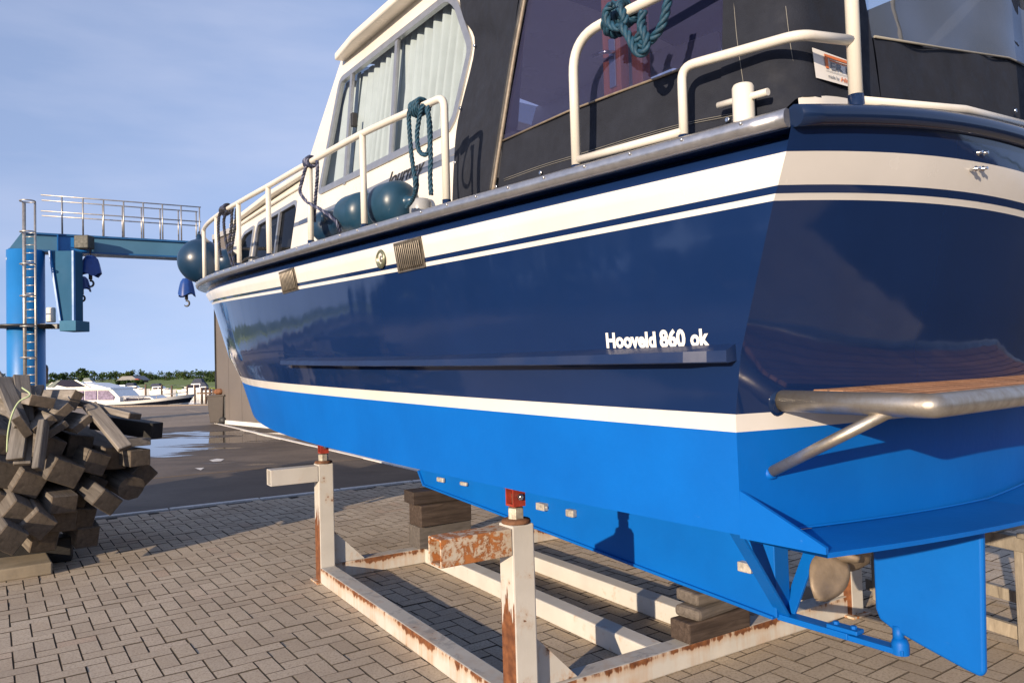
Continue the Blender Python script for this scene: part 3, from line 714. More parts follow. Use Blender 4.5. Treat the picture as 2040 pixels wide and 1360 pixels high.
def inset(poly,dst):
    P=np.array(poly,float); n=len(P); out=[]; area=sum(P[i][0]*P[(i+1)%n][1]-P[(i+1)%n][0]*P[i][1] for i in range(n)); sg=1 if area>0 else -1
    for i in range(n):
        a,b,c=P[i-1],P[i],P[(i+1)%n]; e1=(b-a)/np.linalg.norm(b-a); e2=(c-b)/np.linalg.norm(c-b)
        n1=np.array([-e1[1],e1[0]])*sg; n2=np.array([-e2[1],e2[0]])*sg; k=n1+n2; k=k/max(.3,np.dot(k,n1)) ; out.append(tuple(b+k*dst))
    return out
def round_poly(poly,r=.05,k=4): 
    n=len(poly); out=[]
    for i in range(n):
        a,b,c=[np.array(poly[j%n],float) for j in (i-1,i,i+1)]; la,lc=np.linalg.norm(a-b),np.linalg.norm(c-b); q=min(r,la*.4,lc*.4)
        A=b+(a-b)/la*q; D=b+(c-b)/lc*q
        for j in range(k+1): t=j/k; out.append(tuple((1-t)**2*A+2*t*(1-t)*b+t*t*D))
    return out
def ring(name,outer,inner,fn,o0,o1,mat,parent):
    n=len(outer); V=[fn(*q,o0) for q in outer]+[fn(*q,o1) for q in outer]+[fn(*q,o1) for q in inner]+[fn(*q,o0-.02) for q in inner]
    Fa=[(k*n+i,k*n+(i+1)%n,(k+1)*n+(i+1)%n,(k+1)*n+i) for k in range(3) for i in range(n)]
    m=MB(); m.add(V,Fa); return m.build(name,mat,parent=parent,merge=True)
def Wf(s,z,o=0.,b0=1.08,k=.12,sd=1): return B(s,(b0-k*(z-2.15)+o)*sd,z)
def Tf(s,z,o=0.,sd=1): return Wf(s,z,o,1.0-.02*max(0,s-3.6)**2,.15,sd)
WIN=round_poly([(2.597,2.761),(2.386,3.560),(.93,3.548),(.818,3.458),(.629,3.136),(.741,2.78),(.802,2.727)],.06,3)
house=wall('wheelhouse_side',[(.55,2.15),(.55,3.70),(2.42,3.70),(3.02,2.89),(3.12,2.15)],[inset(WIN,.012)],lambda s,z:Wf(s,z),M['cream'],BT,.03,-p)
wall('wheelhouse_side',[(.55,2.15),(.55,3.70),(2.42,3.70),(3.02,2.89),(3.12,2.15)],[inset(WIN,.012)],lambda s,z:Wf(s,z,sd=-1),M['cream'],BT,.03,p)
win=ring('side_window',WIN,inset(WIN,.042),Wf,.0,.012,M['windowframe'],BT)
m=MB(); I=inset(WIN,.03); m.add([Wf(s,z,-.006) for s,z in I],[list(range(len(I)))]); m.build('window_pane',M['glass'],parent=win)
for (a,b,o) in (((2.182,3.55),(2.13,2.74),.004),((1.535,3.55),(1.482,2.735),.0)):
    m=MB(); q0,q1=Wf(a[0],a[1],o-.004),Wf(b[0],b[1],o-.004); m.beam(q0,q1,.034,.022,up=p); m.build('window_mullion',M['windowframe'],parent=win)
q=onpl(708.6,240,1.08,.12); m=MB(); m.cbox(Wf(q[0],q[2],.012),d,p,UP,.018,.018,.045); m.build('window_latch',M['rubber'],parent=win,bevel=.004)
# curtains: three gathered panels
for (s0,s1,nf,dz) in ((2.16,2.95,4,.30),(1.52,2.27,9,.0),(.60,1.61,11,.0)):
    m=MB(); G=[]
    for z in np.linspace(2.69,3.545,12):
        row=[]
        for i in range(nf*8+1):
            t=i/(nf*8); fo=math.sin(t*nf*2*math.pi+.8*math.sin(3*t+s0))*.034*(.55+.45*(3.5-z)/.8+.25*math.sin(5*t+s0*9)); s=s0+(s1-s0)*t+.012*math.sin(z*4+t*9)
            lim=2.98-(z-2.72)*.66; row.append(Wf(min(s,lim-.02),z-(.012*abs(math.sin(t*nf*math.pi)) if z>3.5 else 0),-.070+fo))
        G.append(row)
    m.grid(G,0,True); m.build('curtain',M['curtain'],parent=win)
m=MB(); m.add([Wf(.55,2.72,-.25),Wf(2.9,2.72,-.25),Wf(2.3,3.66,-.25),Wf(.55,3.66,-.25)],[(0,1,2,3)]); m.build('cabin_lining',M['interior'],parent=house)
# front screen, roof
m=MB(); m.add([Wf(2.42,3.70),Wf(3.02,2.89),Wf(3.02,2.89,sd=-1),Wf(2.42,3.70,sd=-1)],[(0,1,2,3)]); m.build('windscreen',M['darkglass'],parent=BT)
m=MB(); 
G=[]
for sgm in (-1.2,2.0,2.36):
    hb=1.005 if sgm<2.3 else .97; G.append([B(sgm,hb*t,3.665+.05+(.07*(1-t*t)))for t in np.linspace(1,-1,13)])
Gl=[[q-UP*.055 for q in r] for r in G]; m.grid(G,0,True,False); m.grid(Gl,0,True,True)
m.grid([[r[0] for r in G],[r[0] for r in Gl]],0,False,True); m.grid([[r[-1] for r in G],[r[-1] for r in Gl]],0,False,False); m.grid([G[-1],Gl[-1]],0,False,True)
roof=m.build('wheelhouse_roof',M['cream'],parent=BT,bevel=.015,seg=3,merge=True)
# grey waist stripe and script name
a,b=onpl(914,297,1.08,.12),onpl(664,414,1.08,.12)
m=MB(); m.add([Wf(a[0]-.1,a[2]-.018,.002),Wf(2.95,b[2]-.012,.002),Wf(2.95,b[2]+.022,.002),Wf(a[0]-.1,a[2]+.020,.002)],[(0,1,2,3)]); m.build('waist_stripe',M['windowframe'],parent=house)
V,Fa=text_mesh('Journey',.016,.45); V[:,0]-=V[:,0].min(); V/=V[:,0].max(); a,b=onpl(768,375,1.08,.12),onpl(846,342,1.08,.12)
m=MB(); m.add([Wf(a[0]+(b[0]-a[0])*x,a[2]+(b[2]-a[2])*x+y*.42,.004) for x,y,_ in V],Fa); m.build('name_script',M['canvas2'],parent=house)
# fore cabin trunk
TW=[round_poly([(3.17,2.30),(3.165,2.70),(3.33,2.895),(4.33,2.885),(4.37,2.80),(4.36,2.30)],.05,3),round_poly([(4.44,2.32),(4.44,2.88),(4.80,2.875),(4.98,2.78),(5.0,2.34)],.05,3)]
trunk=wall('fore_cabin_side',[(3.0,2.15),(3.0,3.05),(5.35,3.03),(5.75,2.2)],[inset(t,.012) for t in TW],lambda s,z:Tf(s,z),M['cream'],BT,.03,-p)
wall('fore_cabin_side',[(3.0,2.15),(3.0,3.05),(5.35,3.03),(5.75,2.2)],[],lambda s,z:Tf(s,z,sd=-1),M['cream'],BT,.03,p)
for t in TW:
    wv=ring('fore_cabin_window',t,inset(t,.035),Tf,.0,.012,M['windowframe'],BT); I=inset(t,.03); m=MB(); m.add([Tf(s,z,-.006) for s,z in I],[list(range(len(I)))]); m.build('window_pane',M['darkglass'],parent=wv)
    if t is TW[0]:
        m=MB(); m.beam(Tf(3.70,2.31,.003),Tf(3.715,2.88,.003),.035,.02,up=p); m.build('window_mullion',M['windowframe'],parent=wv)
m=MB(); m.add([Tf(3.05,2.25,-.30),Tf(5.4,2.25,-.30),Tf(5.3,3.0,-.30),Tf(3.05,3.0,-.30)],[(0,1,2,3)]); m.build('fore_cabin_lining',M['interior'],parent=trunk)
m=MB(); G=[]
for s,z in ((2.7,3.10),(4.0,3.10),(5.0,3.085),(5.42,3.06)): G.append([(lambda q:q)(B(s,(.905-.02*max(0,s-3.6)**2)*t,z+.05*(1-t*t))) for t in np.linspace(1,-1,11)])
Gl=[[q-UP*.045 for q in r] for r in G]; m.grid(G,0,True,False); m.grid(Gl,0,True,True); m.grid([[r[0] for r in G],[r[0] for r in Gl]],0,False,True); m.grid([[r[-1] for r in G],[r[-1] for r in Gl]],0,False,False); m.grid([G[-1],Gl[-1]],0,False,True)
m.build('fore_cabin_roof',M['cream'],parent=BT,bevel=.012,merge=True)
m=MB(); m.tube([Tf(s,2.985,.006) for s in np.linspace(3.0,5.34,12)],.012,8); m.build('cabin_moulding',M['railwhite'],parent=BT)
m=MB(); m.add([Tf(5.35,3.03),Tf(5.75,2.2),Tf(5.75,2.2,sd=-1),Tf(5.35,3.03,sd=-1)],[(0,1,2,3)]); m.build('fore_cabin_front',M['cream'],parent=BT)

# ---- cockpit tent
def TP(w_,z,o=0.):
    k=.1*(z-2.15)-o
    if w_<1.19: return B(-w_,1.21-k,z)
    if w_<1.3785:
        a=(w_-1.19)/.12; r=.12-k; return B(-1.19-r*math.sin(a),1.09+r*math.cos(a),z)
    return B(-1.31+k,1.09-(w_-1.3785),z)
def wside(u,v): q=onpl(u,v,1.21,.1); return -q[0],q[2]
def waft(u,v): q=onst(u,v,-1.31,.1); return 1.09-q[1]+1.3785,q[2]
tent=thing_parent=None
def tpanel(name,lo,hi,mat,n=40,k=14,rip=.005,o=0.,seed=0,parent=None,fr=9.):
    # lo, hi: lists of (w,z) for the lower and upper edges
    lw=np.array(lo);hw=np.array(hi); G=[]
    def smp(A,t):
        l=np.concatenate([[0],np.cumsum(np.abs(np.diff(A[:,0]))+1e-6)]); l/=l[-1]; return np.interp(t,l,A[:,0]),np.interp(t,l,A[:,1])
    for i in range(k+1):
        e=i/k; row=[]
        for j in range(n+1):
            t=j/n; a=smp(lw,t); b=smp(hw,t); ww=a[0]*(1-e)+b[0]*e; zz=a[1]*(1-e)+b[1]*e
            rp=rip*(math.sin(fr*ww+3*zz+seed)+.6*math.sin(2.3*fr*ww-5*zz+seed*2)+.5*math.sin(17*zz+4*ww+seed))*.5
            row.append(TP(ww,zz,o+rp))
        G.append(row)
    m=MB(); m.grid(G,0,True,False); ob=m.build(name,mat,parent=parent or BT); return ob
ed=[wside(*q) for q in ((1002,282),(1133,223),(1225,188),(1313,156),(1360,138),(1442,112))]
zl=[wside(*q) for q in ((985,392),(1002,282),(1028,120),(1050,0),(1072,-130),(1088,-230))]
can=tpanel('canvas_side_skirt',[(zl[0][0]+.005,2.13),(ed[-1][0],2.13)],ed,M['canvas'],50,8,.004,0)
tpanel('clear_side_panel',ed,[zl[-1],(ed[-1][0],zl[-1][1])],M['vinyl'],40,20,.004,-.003,1.3,fr=4)
a0=waft(1735,60)[0]; zt=3.45
tpanel('canvas_corner_panel',[(ed[-1][0]-.006,2.13),(1.20,2.15),(1.30,2.235),(a0,2.265)],[(ed[-1][0]-.006,zt),(a0-.05,zt)],M['canvas'],40,16,.005,.002,2.)
ae=[waft(*q) for q in ((1748,80),(1870,97),(2005,117))]; ae=[(a0,ae[0][1])]+ae[1:]+[(3.25,ae[-1][1]+.02),(3.56,ae[-1][1]-.03)]
tpanel('canvas_stern_skirt',[(a0+.004,2.268),(2.3,2.335),(2.6,2.345),(3.56,2.29)],ae,M['canvas'],50,10,.010,0,3.)
tpanel('clear_stern_panel',ae,[(a0-.03,zt),(3.56,zt)],M['vinylclear'],50,24,.012,-.004,.7,fr=6)
# front flap buttoned to the wheelhouse
fl=[onpl(u,v,1.08,.12) for u,v in ((905,402),(908,330),(916,242),(950,93),(928,40),(919,0),(905,-90))]
fr_=[wside(u,v) for u,v in ((984,394),(993,318),(1004,240),(1020,100),(1028,50),(1035,0),(1050,-90))]
G=[[],[]]; L_=catmull([Wf(q[0],q[2],.012) for q in fl],5); Rr=catmull([TP(w_,z,.006) for w_,z in fr_],5)
m=MB(); m.grid([[a*(1-t)+b*t+p*.012*math.sin(t*3.1)*math.sin(i*.35) for i,(a,b) in enumerate(zip(L_,Rr))] for t in np.linspace(0,1,9)],0,True,False); flap=m.build('canvas_front_flap',M['canvas'],parent=BT)
Zp=[TP(w_,z,.012) for w_,z in zl]
m=MB(); m.tube(catmull(Zp,5),.0085,8); m.build('zip_tape',M['piping'],parent=flap)
m=MB(); m.tube(catmull([q+d*.022-p*.004 for q in Zp],5),.014,8); m.build('zip_flap',M['canvas2'],parent=flap)
m=MB(); m.tube([TP(w_,z,.006) for w_,z in ed],.0045,6); m.build('window_binding',M['piping'],parent=can)
m=MB(); m.tube([TP(w_,z,.008) for w_,z in ae],.004,6); m.build('window_binding',M['thread'],parent=can)
# stitching, seams and press studs
def seam(P,r=.0011,fn=wside,o=.009):
    return catmull([TP(*(fn(*q)),o) for q in P],6)
for P,fn in (([(1005,357),(1080,330),(1160,306),(1260,275),(1362,247),(1462,227)],wside),([(1005,361),(1080,334),(1160,310),(1260,279),(1362,251),(1462,231)],wside),([(1576,0),(1580,90),(1590,226)],wside),([(1463,0),(1470,80),(1483,170)],wside),([(1756,90),(1762,125),(1766,165)],waft)):
    m=MB(); m.tube(seam(P,fn=fn,o=.004),.0009,5); m.build('stitching',M['thread'],parent=can)
for (u,v,kf) in ((955,18,'c'),(955,94,'c'),(926,218,'c'),(916,326,'c'),(1080,345,'s'),(991,373,'s'),(1298,287,'s'),(1453,240,'s'),(1622,203,'s'),(2015,223,'a'),(1770,206,'a')):
    if kf=='c': q=onpl(u,v,1.08,.12); c0=Wf(q[0],q[2],.028)
    elif kf=='s': w_,z=wside(u,v); c0=TP(w_,z,.007)
    else: w_,z=waft(u,v); c0=TP(w_,z,.013)
    nn=p if kf!='a' else -d
    m=MB(); m.lathe([(.009,0),(.009,.003),(.006,.006),(.003,.004),(0,.004)],c0,nn,12); m.build('press_stud',M['chrome'],parent=can)
# maker's label on the corner
def lab(u,v):
    # corner zone: between side and aft
    for w_ in np.linspace(1.15,1.65,400):
        pass
lw0,lw1=1.365,1.60; lz0,lz1=2.295,2.385
def LP(x,y,o=.010): return TP(lw0+(lw1-lw0)*x,lz0+.012*x+(lz1-lz0)*y,o)
m=MB(); m.grid([[LP(x,y*(1-.06*x),.010) for x in np.linspace(0,1,9)] for y in (0,.5,1)],0,True,False); lb=m.build('maker_label',M['label'],parent=can)
def lab_text(t,x0,x1,y0,h,off,mat,nm,sh=0):
    V,Fa=text_mesh(t,off,sh); V[:,0]-=V[:,0].min(); V[:,0]/=V[:,0].max(); m=MB(); m.add([LP(x0+(x1-x0)*x,y0+h*y/.7,.0125) for x,y,_ in V],Fa); m.build(nm,mat,parent=lb)
lab_text('ER',.36,.64,.42,.25,.012,M['grey'],'label_lettering'); lab_text('made by',.27,.52,.12,.10,.02,M['grey'],'label_lettering'); lab_text('Hital',.55,.85,.10,.15,.02,M['orange'],'label_lettering',.3); lab_text('I',.72,.77,.42,.25,.012,M['grey'],'label_lettering')
for (x0,x1,y0,y1) in ((.24,.92,.80,.90),(.24,.31,.42,.80),(.34,.80,.70,.745)):
    m=MB(); m.grid([[LP(x,y,.0125) for x in np.linspace(x0,x1,6)] for y in (y0,y1)],0,True,False); m.build('label_print',M['orange'],parent=lb)
m=MB(); m.grid([[LP(x,y,.0125) for x in np.linspace(.24,.92,6)] for y in (.33,.345)],0,True,False); m.build('label_rule',M['grey'],parent=lb)
# tent roof and coaming
m=MB(); G=[]
for t in np.linspace(0,1,8): G.append([B(.9+(-1.25-.9)*t,(1.08-.0*t)*u,3.46+.10*(1-u*u)+.16*(1-t)) for u in np.linspace(1,-1,9)])
m.grid(G,0,True,False); m.build('canvas_roof',M['canvas'],parent=BT)
m=MB(); m.grid([[B(-s,-1.21+.1*(z-2.15),z) for s in np.linspace(-.9,1.30,8)] for z in (2.13,2.8,3.46)],0,True,True); m.build('canvas_far_side',M['canvas'],parent=BT)
m=MB(); G=[[TP(w_,z,.006 if z<2.26 else -.02) for w_ in np.linspace(1.30,3.5,40)] for z in (2.13,2.24,2.29)]
for r,row in enumerate(G):
    for j,w_ in enumerate(np.linspace(1.30,3.5,40)): row[j]=row[j]+UP*(.06*min(1,max(0,(w_-1.3)/.9)))
m.grid(G,0,True,False); m.build('cockpit_coaming',M['cream'],parent=BT)
# inner door post with its lock, seen through the vinyl
m=MB()
dq=lambda u,v,b=.92: onpl(u,v,b)
a,b=dq(1211,120),dq(1246,110)
m.box(B(a[0],.90,2.15),d*(b[0]-a[0]),p*.05,UP*1.25); door=m.build('mahogany_door_post',M['oak'],parent=BT,bevel=.004)
m=MB(); a2,b2=dq(1254,120),dq(1275,115); m.box(B(a2[0],.86,2.15),d*(b2[0]-a2[0]),p*.05,UP*1.25); m.build('mahogany_door_leaf',M['oak'],parent=BT,bevel=.004)
a,b=dq(1213,80,.952),dq(1229,172,.952); m=MB(); m.box(B(a[0],.951,b[2]),d*(b[0]-a[0]),p*.006,UP*(a[2]-b[2])); pl=m.build('lock_plate',M['chrome'],parent=door,bevel=.002)
a,b,c_=dq(1222,104,.96),dq(1206,104,.99),dq(1181,112,.99); m=MB(); m.tube(rounded([B(a[0],.955,a[2]),B(b[0],.995,b[2]),B(c_[0],.99,c_[2])],.02),[.008]*9,8); m.build('door_lever',M['chrome'],parent=door)
# ---- rails
RB=plan(1.46,3,7.35,2,1.225,-1.33)
def deckz(s): return ZF['deck'](s)+.03
rail_r=.0172
posts=[(4.60,None),(3.735,2.78),(3.002,2.742),(2.322,2.715),(1.61,2.702),(.95,2.693),(.232,2.655)]
railz=lambda s: float(np.interp(s,[.2,.95,1.6,2.3,3.0,3.73,4.6,5.6,6.5,7.35],[2.662,2.693,2.700,2.715,2.742,2.78,2.83,2.90,2.95,2.98]))
top=[B(.232,RB(.232),deckz(.232)),B(.232,RB(.232),railz(.232))]
for s in np.linspace(.45,7.2,40): top.append(B(s,RB(s),railz(s)))
for sd in (1,-1):
    P=[q if sd>0 else q-2*p*((q-O)@p) for q in top]
    P=rounded(P[:3],.05,6)+P[3:]
    m=MB(); m.tube(P,rail_r,10); rl=m.build('side_rail',M['railwhite'],parent=BT)
    for i,(s,z) in enumerate(posts):
        if i<len(posts)-1:
            m=MB(); m.tube([B(s,RB(s)*sd,deckz(s)),B(s,RB(s)*sd,railz(s)-.004)],rail_r*.97,10); m.build('rail_post',M['railwhite'],parent=BT)
        m=MB(); m.tube([B(s,RB(s)*sd,deckz(s)-.02),B(s,RB(s)*sd,deckz(s)+.045)],rail_r*1.12,10); m.build('rail_socket',M['navyflat'],parent=BT)
# quarter rails
def Rb(s,z): return B(s,RB(s) if s>-1.3 else RB(-1.3),z)
A1s=-.525; zA=2.648
ac=onst(1705,86,-1.37); A3=(-1.37,onst(1707,238,-1.37)[1])
P=rounded([Rb(A1s,deckz(-.5)),Rb(A1s,zA),Rb(-1.28,zA+.02),B(A3[0],A3[1],zA+.06)],.13,9); m=MB(); m.tube(P,rail_r,12); m.build('quarter_rail',M['railwhite'],parent=BT)
P=[Rb(A1s,2.215),Rb(-.962,2.205)]; m=MB(); m.tube(P,rail_r*.82,10); m.build('lower_rung',M['railwhite'],parent=BT)
P=rounded([Rb(-.965,deckz(-.96)),Rb(-.965,2.405),B(-1.335,1.225,2.378),B(A3[0],A3[1],2.398)],.045,6); m=MB(); m.tube(P,rail_r*.85,10); m.build('inner_rail',M['railwhite'],parent=BT)
A4=(-1.46,-.05)
for s,b,zt_2 in ((*A3,3.2),(*A4,3.2)):
    zz=tr_pt(ROWS[-1],b/1.265)[2]+.03
    m=MB(); m.tube([B(s,b,zz),B(s,b,zt_2)],rail_r*1.12,12); m.build('stern_post',M['railwhite'],parent=BT)
    m=MB(); m.lathe([(.032,-.005),(.026,.012),(.0225,.025),(.0215,.055),(.0,.056)],B(s,b,zz),UP,14); m.build('post_socket',M['navyflat'],parent=BT)
m=MB(); m.tube([B(A3[0],A3[1],2.225),B((A3[0]+A4[0])/2-.03,.5,2.27),B(A4[0],A4[1],2.30)],rail_r*.85,10); m.build('stern_rung',M['railwhite'],parent=BT)
for s in (A1s,-.965):
    m=MB(); m.tube([Rb(s,deckz(s)-.02),Rb(s,deckz(s)+.035)],rail_r*1.12,10); m.build('rail_socket',M['navyflat'],parent=BT)
# bollard
bq=onpl(1483,252,1.245); bt=onpl(1480,170,1.245)
m=MB(); m.lathe([(.031,-.022),(.031,bt[2]-bq[2]-.008),(.027,bt[2]-bq[2]),(0,bt[2]-bq[2]+.002)],B(bq[0],1.245,bq[2]),UP,20); bo=m.build('bollard',M['railwhite'],parent=BT)
a,b=onpl(1431,211,1.245),onpl(1530,183,1.245); m=MB(); m.tube([B(a[0],1.245,a[2]),B(b[0],1.245,b[2])],.0105,10); m.build('bollard_bar',M['railwhite'],parent=bo)
# ---- swim platform
pb=1.073; zt0=1.371; rt=.032
m=MB(); m.tube(rounded([B(-1.10,pb,1.377),B(-1.565,pb,zt0),B(-1.575,0,zt0+.004),B(-1.565,-pb,zt0),B(-1.10,-pb,1.377)],.012,2),rt,18); plt=m.build('platform_tube',M['steel'],parent=BT)
m=MB(); m.lathe([(.052,-.02),(.050,.004),(.042,.010),(.034,.014)],B(-1.118,pb,1.377),-d,18); m.build('tube_collar',M['navyflat'],parent=plt)
for i in range(7):
    s0=-1.20-i*.05
    m=MB(); m.box(B(s0,pb-.055,1.386-.004*i*.5),-d*.045,-p*(2*pb-.11),UP*.022); m.build('teak_board',M['teak'],parent=BT,bevel=.003,seg=1)
m=MB(); m.tube([B(-1.10,1.118,1.158),B(-1.465,pb,zt0-.012)],.0165,12); br=m.build('platform_brace',M['steel'],parent=BT)
m=MB(); m.tube([B(-1.09,1.119,1.153),B(-1.118,1.116,1.168)],.021,12); m.build('brace_foot',M['blue'],parent=br)
m=MB(); m.tube([B(-1.10,-1.118,1.158),B(-1.465,-pb,zt0-.012)],.0165,12); m.build('platform_brace',M['steel'],parent=BT)
# eye bolts and small fittings on the transom
for (u,v) in ((1950,304),(1961,305),(1946,336),(1960,336)):
    q=onst(u,v,-1.44); m=MB(); m.tube([B(q[0]+.03,q[1],q[2]),B(q[0]-.012,q[1],q[2])],.005,8); m.lathe([(.009,0),(.009,.004),(0,.006)],B(q[0]+.004,q[1],q[2]),-d,10); m.build('eye_bolt',M['chrome'],parent=tran)
q=onst(1959,694,-1.24); m=MB(); m.cbox(B(q[0],q[1],q[2]),p,UP,d,.008,.014,.012); m.build('transom_fitting',M['navyflat'],parent=tran,bevel=.003)

# ---- jack screws on the cradle posts reach the hull
def bottom_z(s,b):
    kz_=.80+(.13*((.2-s)/1.3)**2 if s<.2 else 0); t=min(1,abs(b)/PL['chine'](s)); return kz_+(ch_z(s)-kz_)*t
for (a,q_,zt,nm) in pads:
    c=K(a,q_,zt); s,b,_=boat(c); zh=bottom_z(s,b)-.004; X=cd; Y=cp
    m=MB(); m.lathe([(.0,-.001),(.062,0),(.064,.006),(.060,.016),(.030,.020),(0,.020)],c,UP,24); js=m.build('jack_washer',M['rust'],parent=cr)
    m=MB(); m.lathe([(0,.018),(.037,.018),(.037,.062),(.033,.066),(0,.066)],c,UP,6,smooth=False); m.build('jack_nut',M['nut'],parent=cr,bevel=.002)
    m=MB(); m.tube([c+UP*.06,c+UP*(zh-zt-.03)],.016,12); m.build('jack_screw',M['rust'],parent=cr)
    hb=zh-.006; m=MB(); z0=c[2]+.072
    if hb-z0<.03: z0=hb-.05
    cc=np.array([c[0],c[1],0])
    m.box(cc-X*.032-Y*.030+UP*z0,X*.064,Y*.060,UP*.010); m.box(cc-X*.032-Y*.030+UP*(z0+.010),X*.008,Y*.060,UP*(hb-z0-.010)); m.box(cc+X*.024-Y*.030+UP*(z0+.010),X*.008,Y*.060,UP*(hb-z0-.010)); m.box(cc-X*.036-Y*.036+UP*hb,X*.072,Y*.072,UP*.006)
    jb=m.build('jack_bracket',M['redpaint'],parent=cr)
    m=MB(); zc=(z0+hb)/2+.005; m.tube([cc-X*.050+UP*zc,cc+X*.040+UP*zc],.007,8); m.lathe([(.0,.0),(.015,.0),(.015,.010),(0,.012)],cc-X*.034+UP*zc,-X,6,smooth=False); m.build('bracket_bolt',M['chrome'],parent=jb)
# ---- keel blocks
def block(name,c,ax,L,W,Hh,mat,label,rot=0,bev=.008,group=None):
    ax=nrm(ax); ay=np.cross(UP,ax); cr_,sr=math.cos(rot),math.sin(rot); ax,ay=ax*cr_+ay*sr,-ax*sr+ay*cr_
    m=MB(); m.v=[];m.box((-L/2,-W/2,0),(L,0,0),(0,W,0),(0,0,Hh)); o=m.build(name,mat,loc=(0,0,0),bevel=bev); o.location=c; o.rotation_euler=(0,0,math.atan2(ax[1],ax[0])); return tag(o,label,'block',group)
def keel_z(s): return .312+(.568-.312)*(s+.372)/(2.86+.372)-.008
# near stack on the near cross beam
g=ground(1377,1288,TZ); sN=boat(g)[0]; 
cN=K(-2.555,-1.235); sN=boat(cN)[0]; zk=keel_z(sN-.05); h=(zk-TZ-.004)
ex=-cp
block('keel_block',tuple(cN+UP*(TZ+.003)),ex,.44,.135,h*.46,M['block'],'dark hardwood block at the bottom of the near keel stack',0)
block('keel_block',tuple(cN+cd*.01+UP*(TZ+.004+h*.46)),ex,.36,.16,h*.27,M['blockgrey'],'worn grey middle block of the near keel stack',.10,.022)
block('keel_block',tuple(cN+cd*.03-cp*.02+UP*(TZ+.005+h*.73)),ex,.30,.16,h*.27,M['blockgrey'],'pale grey top block of the near keel stack under the keel shoe',-.06,.012)
cF=K(.115,-1.02); sF=boat(cF)[0]; zk=keel_z(sF-.05); h=zk-TZ-.004
block('keel_block',tuple(cF+UP*(TZ+.003)),ex,.46,.20,h*.39,M['blockgrey'],'grey brown block at the bottom of the far keel stack',0,.006)
block('keel_block',tuple(cF-cd*.015+UP*(TZ+.004+h*.39)),ex,.45,.21,h*.38,M['block'],'brown block with red marks in the middle of the far keel stack',.03,.006)
block('keel_block',tuple(cF+cd*.03+cp*.02+UP*(TZ+.005+h*.77)),ex,.46,.20,h*.23,M['block'],'flat brown top plank of the far keel stack under the keel',-.05,.006)

# ================================================================== FENDERS AND ROPES
def fender_capsule(name,c,ax,L,r,mat,label,group=None):
    ax=nrm(ax); pr=[(0,-L/2-.05),(.018,-L/2-.045),(.022,-L/2-.015)]
    for i in range(9):
        a=math.pi/2*i/8; pr.append((max(.03,r*math.sin(a)**.8),-L/2+r*.75*(1-math.cos(a))))
    pr+= [(q[0],-q[1]) for q in pr[::-1]]
    root=thing(name,tuple(np.asarray(c)-UP*r),label,'fender',group); m=MB(); m.lathe(pr,c,ax,28); m.build('fender_body',mat,parent=root)
    for sg in (-1,1):
        m=MB(); e=np.asarray(c)+ax*sg*(L/2+.045); n2=nrm(np.cross(ax,UP)); m.tube([e+(ax*math.cos(t)+UP*math.sin(t))*.018 for t in np.linspace(0,2*math.pi,12)[:-1]],.008,6,closed=True); m.build('fender_eye',mat,parent=root)
    return root
def fender_ball(name,c,r,label,mat,tilt,group=None):
    ax=nrm(tilt); pr=[(0,1.28*r),(.10*r,1.27*r),(.13*r,1.1*r)]+[(r*math.sin(a),r*math.cos(a)) for a in np.linspace(.22,math.pi,22)]
    root=thing(name,tuple(np.asarray(c)-UP*r),label,'fender',group); m=MB(); m.lathe(pr,c,ax,30); m.build('fender_body',mat,parent=root)
    m=MB(); e=np.asarray(c)+ax*r*1.3; m.tube([e+(ax*math.cos(t)+nrm(np.cross(ax,p))*math.sin(t))*.022 for t in np.linspace(0,2*math.pi,12)[:-1]],.009,6,closed=True); m.build('fender_eye',mat,parent=root); return root
q=onpl(400,520,1.03); fender_ball('ball_fender',B(*q),.232,'big round dark blue ball fender at the bow rail',M['fender2'],UP+d*.2)
q=onpl(452,521,1.20); fender_ball('ball_fender',B(*q),.105,'small round blue fender on the foredeck below the black ropes',M['fender2'],UP-d*.3)
q=onpl(654,453,1.30); fender_ball('ball_fender',B(*q),.100,'blue fender tied with navy and white rope to the side rail',M['fender2'],nrm(-d*.7+UP*.25+p*.5))
q=onpl(716,425,1.28); fender_capsule('long_fender',B(q[0]+.02,q[1],q[2]),d+UP*.06,.30,.112,M['fender'],'teal blue long fender lying behind the second rail post from the flap')
q=onpl(783,409,1.28); fender_capsule('long_fender',B(q[0],q[1],q[2]),d*.92+p*.1+UP*.03,.27,.118,M['fender'],'teal blue long fender tied by the teal rope with a loose end')
q=onpl(838,418,1.24); m=MB(); m.lathe([(.0,.0),(.05,0),(.055,.01),(.055,.085),(.045,.10),(0,.105)],B(q[0],q[1],q[2]-.05),UP,18); tag(m.build('grey_deck_bucket',plain('grey_plastic',(.3,.31,.32),.4)),'small grey tub on the side deck beside the teal fender','tub')
